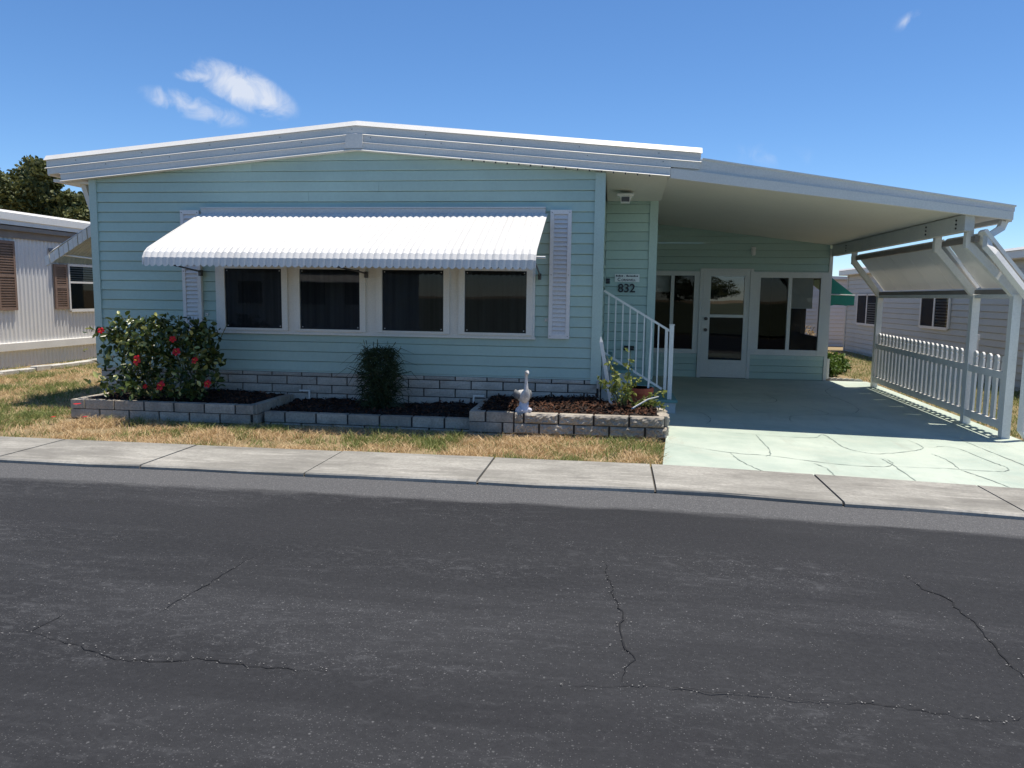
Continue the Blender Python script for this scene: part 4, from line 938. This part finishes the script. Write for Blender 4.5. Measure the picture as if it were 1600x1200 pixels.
put('pane', ([(LX+.05, 15.14, 1.09), (LX+.05, 16.9, 1.09), (LX+.05, 16.9, 2.0), (LX+.05, 15.14, 2.0)], [(0, 1, 2, 3)]), m_glass, nw)
put('window_hood', prism([(LX+.02, 2.35), (LX+.12, 2.13), (LX+.11, 2.10), (LX+.02, 2.31)], 1, 14.6, 17.4), m_brown, nb)
ed = thing('garden_edging', 'pale stone edging strip along the white neighbor wall', 'edging', (-10.6, 13, 0))
for k in range(17):
    y = 10.6+.42*k; v, f = box(-.07, .07, -.195, .195, -.03, .055+rnd.uniform(-.012, .02), .012)
    link('edging_stone', mesh(v, f, 'edging_stone'), m_stone, ed, (-10.62-.02*k+rnd.uniform(-.02, .02), y, 0), (rnd.uniform(-.03, .03), rnd.uniform(-.05, .05), rnd.uniform(-.08, .08)))

# ------------------------------------------------------------------ right neighbours
GX = 7.0
gh = thing('neighbor_house', 'grey lap-sided mobile home behind the picket fence', 'house', (GX, 16, -.15))
for k in range(19):
    put('siding_board', lap((GX, 24.8), (GX, 10), -.10+.13*k, .13, (-1, 0), .02), m_gray, gh)
put('wall', box(GX+.014, GX+6, 10, 24.8, -.2, 2.32), m_gray, gh)
put('corner_trim', box(GX-.03, GX+.05, 24.75, 24.86, -.2, 2.3), m_gray, gh)
put('eave_fascia', box(GX-.22, GX+.02, 9.8, 25.1, 2.26, 2.40, .01), m_fasc, gh); put('roof', prism([(GX-.24, 2.401), (GX-.20, 2.45), (GX+3, 2.75), (GX+6.2, 2.45), (GX+6.2, 2.401)], 1, 9.8, 25.1), m_white, gh)
for (y0, y1, z0, z1) in ((17.35, 18.95, .93, 1.64), (21.9, 23.7, .84, 1.70)):
    w_ = put('window', join(box(GX-.05, GX-.018, y0, y0+.07, z0, z1), box(GX-.05, GX-.018, y1-.07, y1, z0, z1), box(GX-.05, GX-.018, (y0+y1)/2-.04, (y0+y1)/2+.04, z0, z1), box(GX-.055, GX-.018, y0+.07, y1-.07, z0-.03, z0+.03), box(GX-.05, GX-.018, y0+.07, y1-.07, z1-.05, z1)), m_frame, gh)
    put('dark_glass', box(GX-.03, GX-.02, y0+.07, y1-.07, z0+.03, z1-.05), m_dark, w_)
    for k in range(9): 
        z = z0+.06+k*.065
        if z < z1-.07: put('blind_slat', box(GX-.038, GX-.031, y0+.07, (y0+y1)/2-.04, z, z+.022), m_head, w_)
    put('pane', ([(GX-.042, y0+.07, z0+.03), (GX-.042, y1-.07, z0+.03), (GX-.042, y1-.07, z1-.05), (GX-.042, y0+.07, z1-.05)], [(3, 2, 1, 0)]), m_glass, w_)
top('vent_pipe', join(tube([(5.47, 12.6, -.1), (5.47, 12.6, .93)], .035, 10), tube([(5.47, 12.6, .93), (5.47, 12.6, 1.01)], .048, 10)), m_frame, 'white plastic pipe standing behind the picket fence', 'pipe')
wh = thing('neighbor_house', 'white lap-sided house behind the green awning', 'house', (6, 27, 0))
for k in range(17): put('siding_board', lap((3.2, 27), (7.9, 27), -.05+.13*k, .13, (0, -1), .022), m_whitesid, wh)
put('wall', box(3.2, 7.9, 27.014, 32, -.05, 2.2), m_whitesid, wh); put('corner_trim', box(7.86, 8.0, 26.96, 27.05, -.05, 2.2), m_white, wh)
put('roof', prism([(3.0, 2.2), (8.1, 2.2), (8.1, 2.28), (5.5, 2.32), (3.0, 2.28)], 1, 26.8, 32), m_white, wh)
# green awning on the sunroom side wall
ga = thing('green_awning', 'dark green canvas awning at the sunroom side wall', 'awning', (3.9, 15.8, 1.4))
v = [(3.892, 15.5, 2.06), (3.892, 17.4, 2.06), (4.50, 17.4, 1.60), (4.50, 15.5, 1.60), (4.50, 15.5, 1.42), (4.50, 17.4, 1.42)]
v2 = [(p[0]-.006, p[1], p[2]-.014) for p in v]
put('canvas_top', (v+v2, [(0, 1, 2, 3), (3, 2, 5, 4), (9, 8, 7, 6), (10, 11, 8, 9), (0, 3, 9, 6), (3, 4, 10, 9)]), m_green, ga)
sv = [(3.892, 15.495, 2.05), (4.49, 15.495, 1.595), (4.495, 15.495, 1.43), (4.35, 15.495, 1.40), (4.2, 15.495, 1.43), (4.05, 15.495, 1.395), (3.892, 15.495, 1.42)]
put('side_flap', (sv+[(p[0], p[1]+.008, p[2]) for p in sv], [tuple(range(7)), tuple(range(13, 6, -1))]+[(i, (i+1) % 7, 7+(i+1) % 7, 7+i) for i in range(7)]), m_green, ga)
put('awning_frame', tube([(3.9, 15.48, 1.62), (4.50, 15.48, 1.60)], .012, 5), m_white, ga)
HG = (4.3, 16.6, 0); hd = thing('low_hedge', 'low bright green shrub at the far right corner of the sunroom', 'shrub', HG)
P = shrub_points([(4.25, 16.3, .12, .3, .3, .2), (4.5, 16.9, .16, .32, .3, .24), (4.75, 17.4, .12, .3, .3, .2)], 1800); P = P[P[:, 2] > -.02]
link('foliage', leaves(P-np.array(HG), .085, .5, .5, 'hedge'), m_hedge, hd); put('stem', tube([(4.45, 16.7, -.03), (4.5, 16.75, .25)], [.03, .01], 6), m_stem, hd)
DS = (5.3, 24.5, 0); dsx = thing('dry_shrub', 'sparse dry shrub before the white house', 'shrub', DS)
P = shrub_points([(5.2, 24.5, .45, .5, .3, .4), (5.7, 24.4, .35, .4, .3, .4)], 500); link('foliage', leaves(P-np.array(DS), .11, .35, .6, 'dryshrub'), m_dry, dsx)
for k in range(10): put('stem', tube([(5.2+.05*k, 24.5, -.03), (5.0+.11*k, 24.45, .5+.4*rnd.random())], [.014, .006], 5), m_bark, dsx)
es = thing('scalloped_edging', 'scalloped concrete edging at the sunroom corner', 'edging', (4.1, 14.95, 0))
for k in range(6):
    v, f = prism([(-.075, -.03), (.075, -.03), (.075, .03), (.05, .055), (0, .066), (-.05, .055), (-.075, .03)], 1, -.025, .025); link('edging_stone', mesh(v, f, 'scallop'), m_stone, es, (3.99+.155*k*.62, 15.0-.06*k*.5, 0), (0, 0, -.1))

# ------------------------------------------------------------------ trees
def tree(name, label, base, clumps, n, size, group=None, trunk=.45, hgt=4.5, mt=m_oak):
    t = thing(name, label, 'tree', base, group); bx, by, bz = base
    tr = [tube([(bx, by, bz-.1), (bx+.1, by, bz+hgt*.35), (bx-.15, by+.1, bz+hgt*.75), (bx, by, bz+hgt)], [trunk, trunk*.8, trunk*.6, trunk*.4], 9)]
    for c in clumps:
        e = Vector(c[:3]); s0 = Vector((bx, by, bz+hgt*rnd.uniform(.5, .95))); md = s0.lerp(e, .5)+Vector((0, 0, -.4)); tr.append(tube([s0, md, e], [trunk*.35, trunk*.22, trunk*.08], 6))
    put('trunk', join(*tr), m_bark, t)
    P = []
    for c in clumps:                      # leafy sub-clumps spread over each limb's end
        for k in range(14):
            d = nr.normal(size=3); d /= np.linalg.norm(d); ctr = np.array(c[:3])+d*np.array(c[3:6])*rnd.uniform(.45, 1.0); s = rnd.uniform(.22, .42)
            q = nr.normal(size=(int(n/len(clumps)/14), 3)); q /= np.linalg.norm(q, axis=1)[:, None]; q *= nr.uniform(.3, 1.1, (len(q), 1)); P.append(ctr+q*np.array(c[3:6])*s)
    link('crown', leaves(np.concatenate(P)-np.array(base), size, .6, .3, name), mt, t)
cl = [(-34.2+rnd.uniform(-.8, .8)+dx, 40+rnd.uniform(-1.5, 1.5), z, rx, 2.4, rz) for dx, z, rx, rz in ((0, 7.7, 2.2, 1.6), (-2.2, 8.0, 2.2, 1.7), (2.0, 6.9, 2.0, 1.5), (4.0, 5.6, 1.7, 1.2), (-1, 5.6, 2.2, 1.5), (2, 4.8, 2, 1.2), (-5.5, 6.4, 2.3, 1.6), (5.2, 4.4, 1.5, 1.1), (-4, 5, 2.4, 1.5), (3.3, 3.8, 2.0, 1.0), (6.0, 4.9, 1.2, .9))]
tree('oak_tree', 'large dark green oak rising behind the white neighbor house', (-34.5, 41, 0), cl, 66000, .25)
# across the street (seen only mirrored in the window and door glass)
oh = thing('house_across_street', 'pale house across the street mirrored in the window glass', 'house', (-12, -11, 0))
put('wall', box(-16, -8.5, -14, -10.5, 0, 2.7), m_whitesid, oh); put('roof', prism([(-16.5, 2.7), (-8, 2.7), (-8, 2.8), (-12, 3.3), (-16.5, 2.8)], 1, -14.4, -10.1), m_white, oh)
for a in (-15, -12.4, -10.6): 
    w_ = put('window', box(a, a+1.1, -10.49, -10.45, 1.0, 2.0), m_frame, oh); put('pane', box(a+.06, a+1.04, -10.448, -10.44, 1.06, 1.94), m_dark, w_)
put('awning', prism([(-10.48, 2.3), (-10.48, 2.34), (-9.6, 1.95), (-9.6, 1.91)], 0, -12.8, -9.2), m_awn, oh)
for i, (tx, ty) in enumerate(((9, -58), (-3.5, -62))):
    c2 = [(tx+rnd.uniform(-3.4, 3.4), ty+rnd.uniform(-1, 1), 2.6+rnd.uniform(-.8, 1.2), 1.9, 1.2, .8) for _ in range(9)]
    tree('street_tree', ('leafy tree across the street, mirrored in the storm door glass', 'broad leafy tree farther left across the street, mirrored in the front window glass')[i], (tx, ty, 0), c2, 7000, .2, 'trees across the street', .2, 2.6)
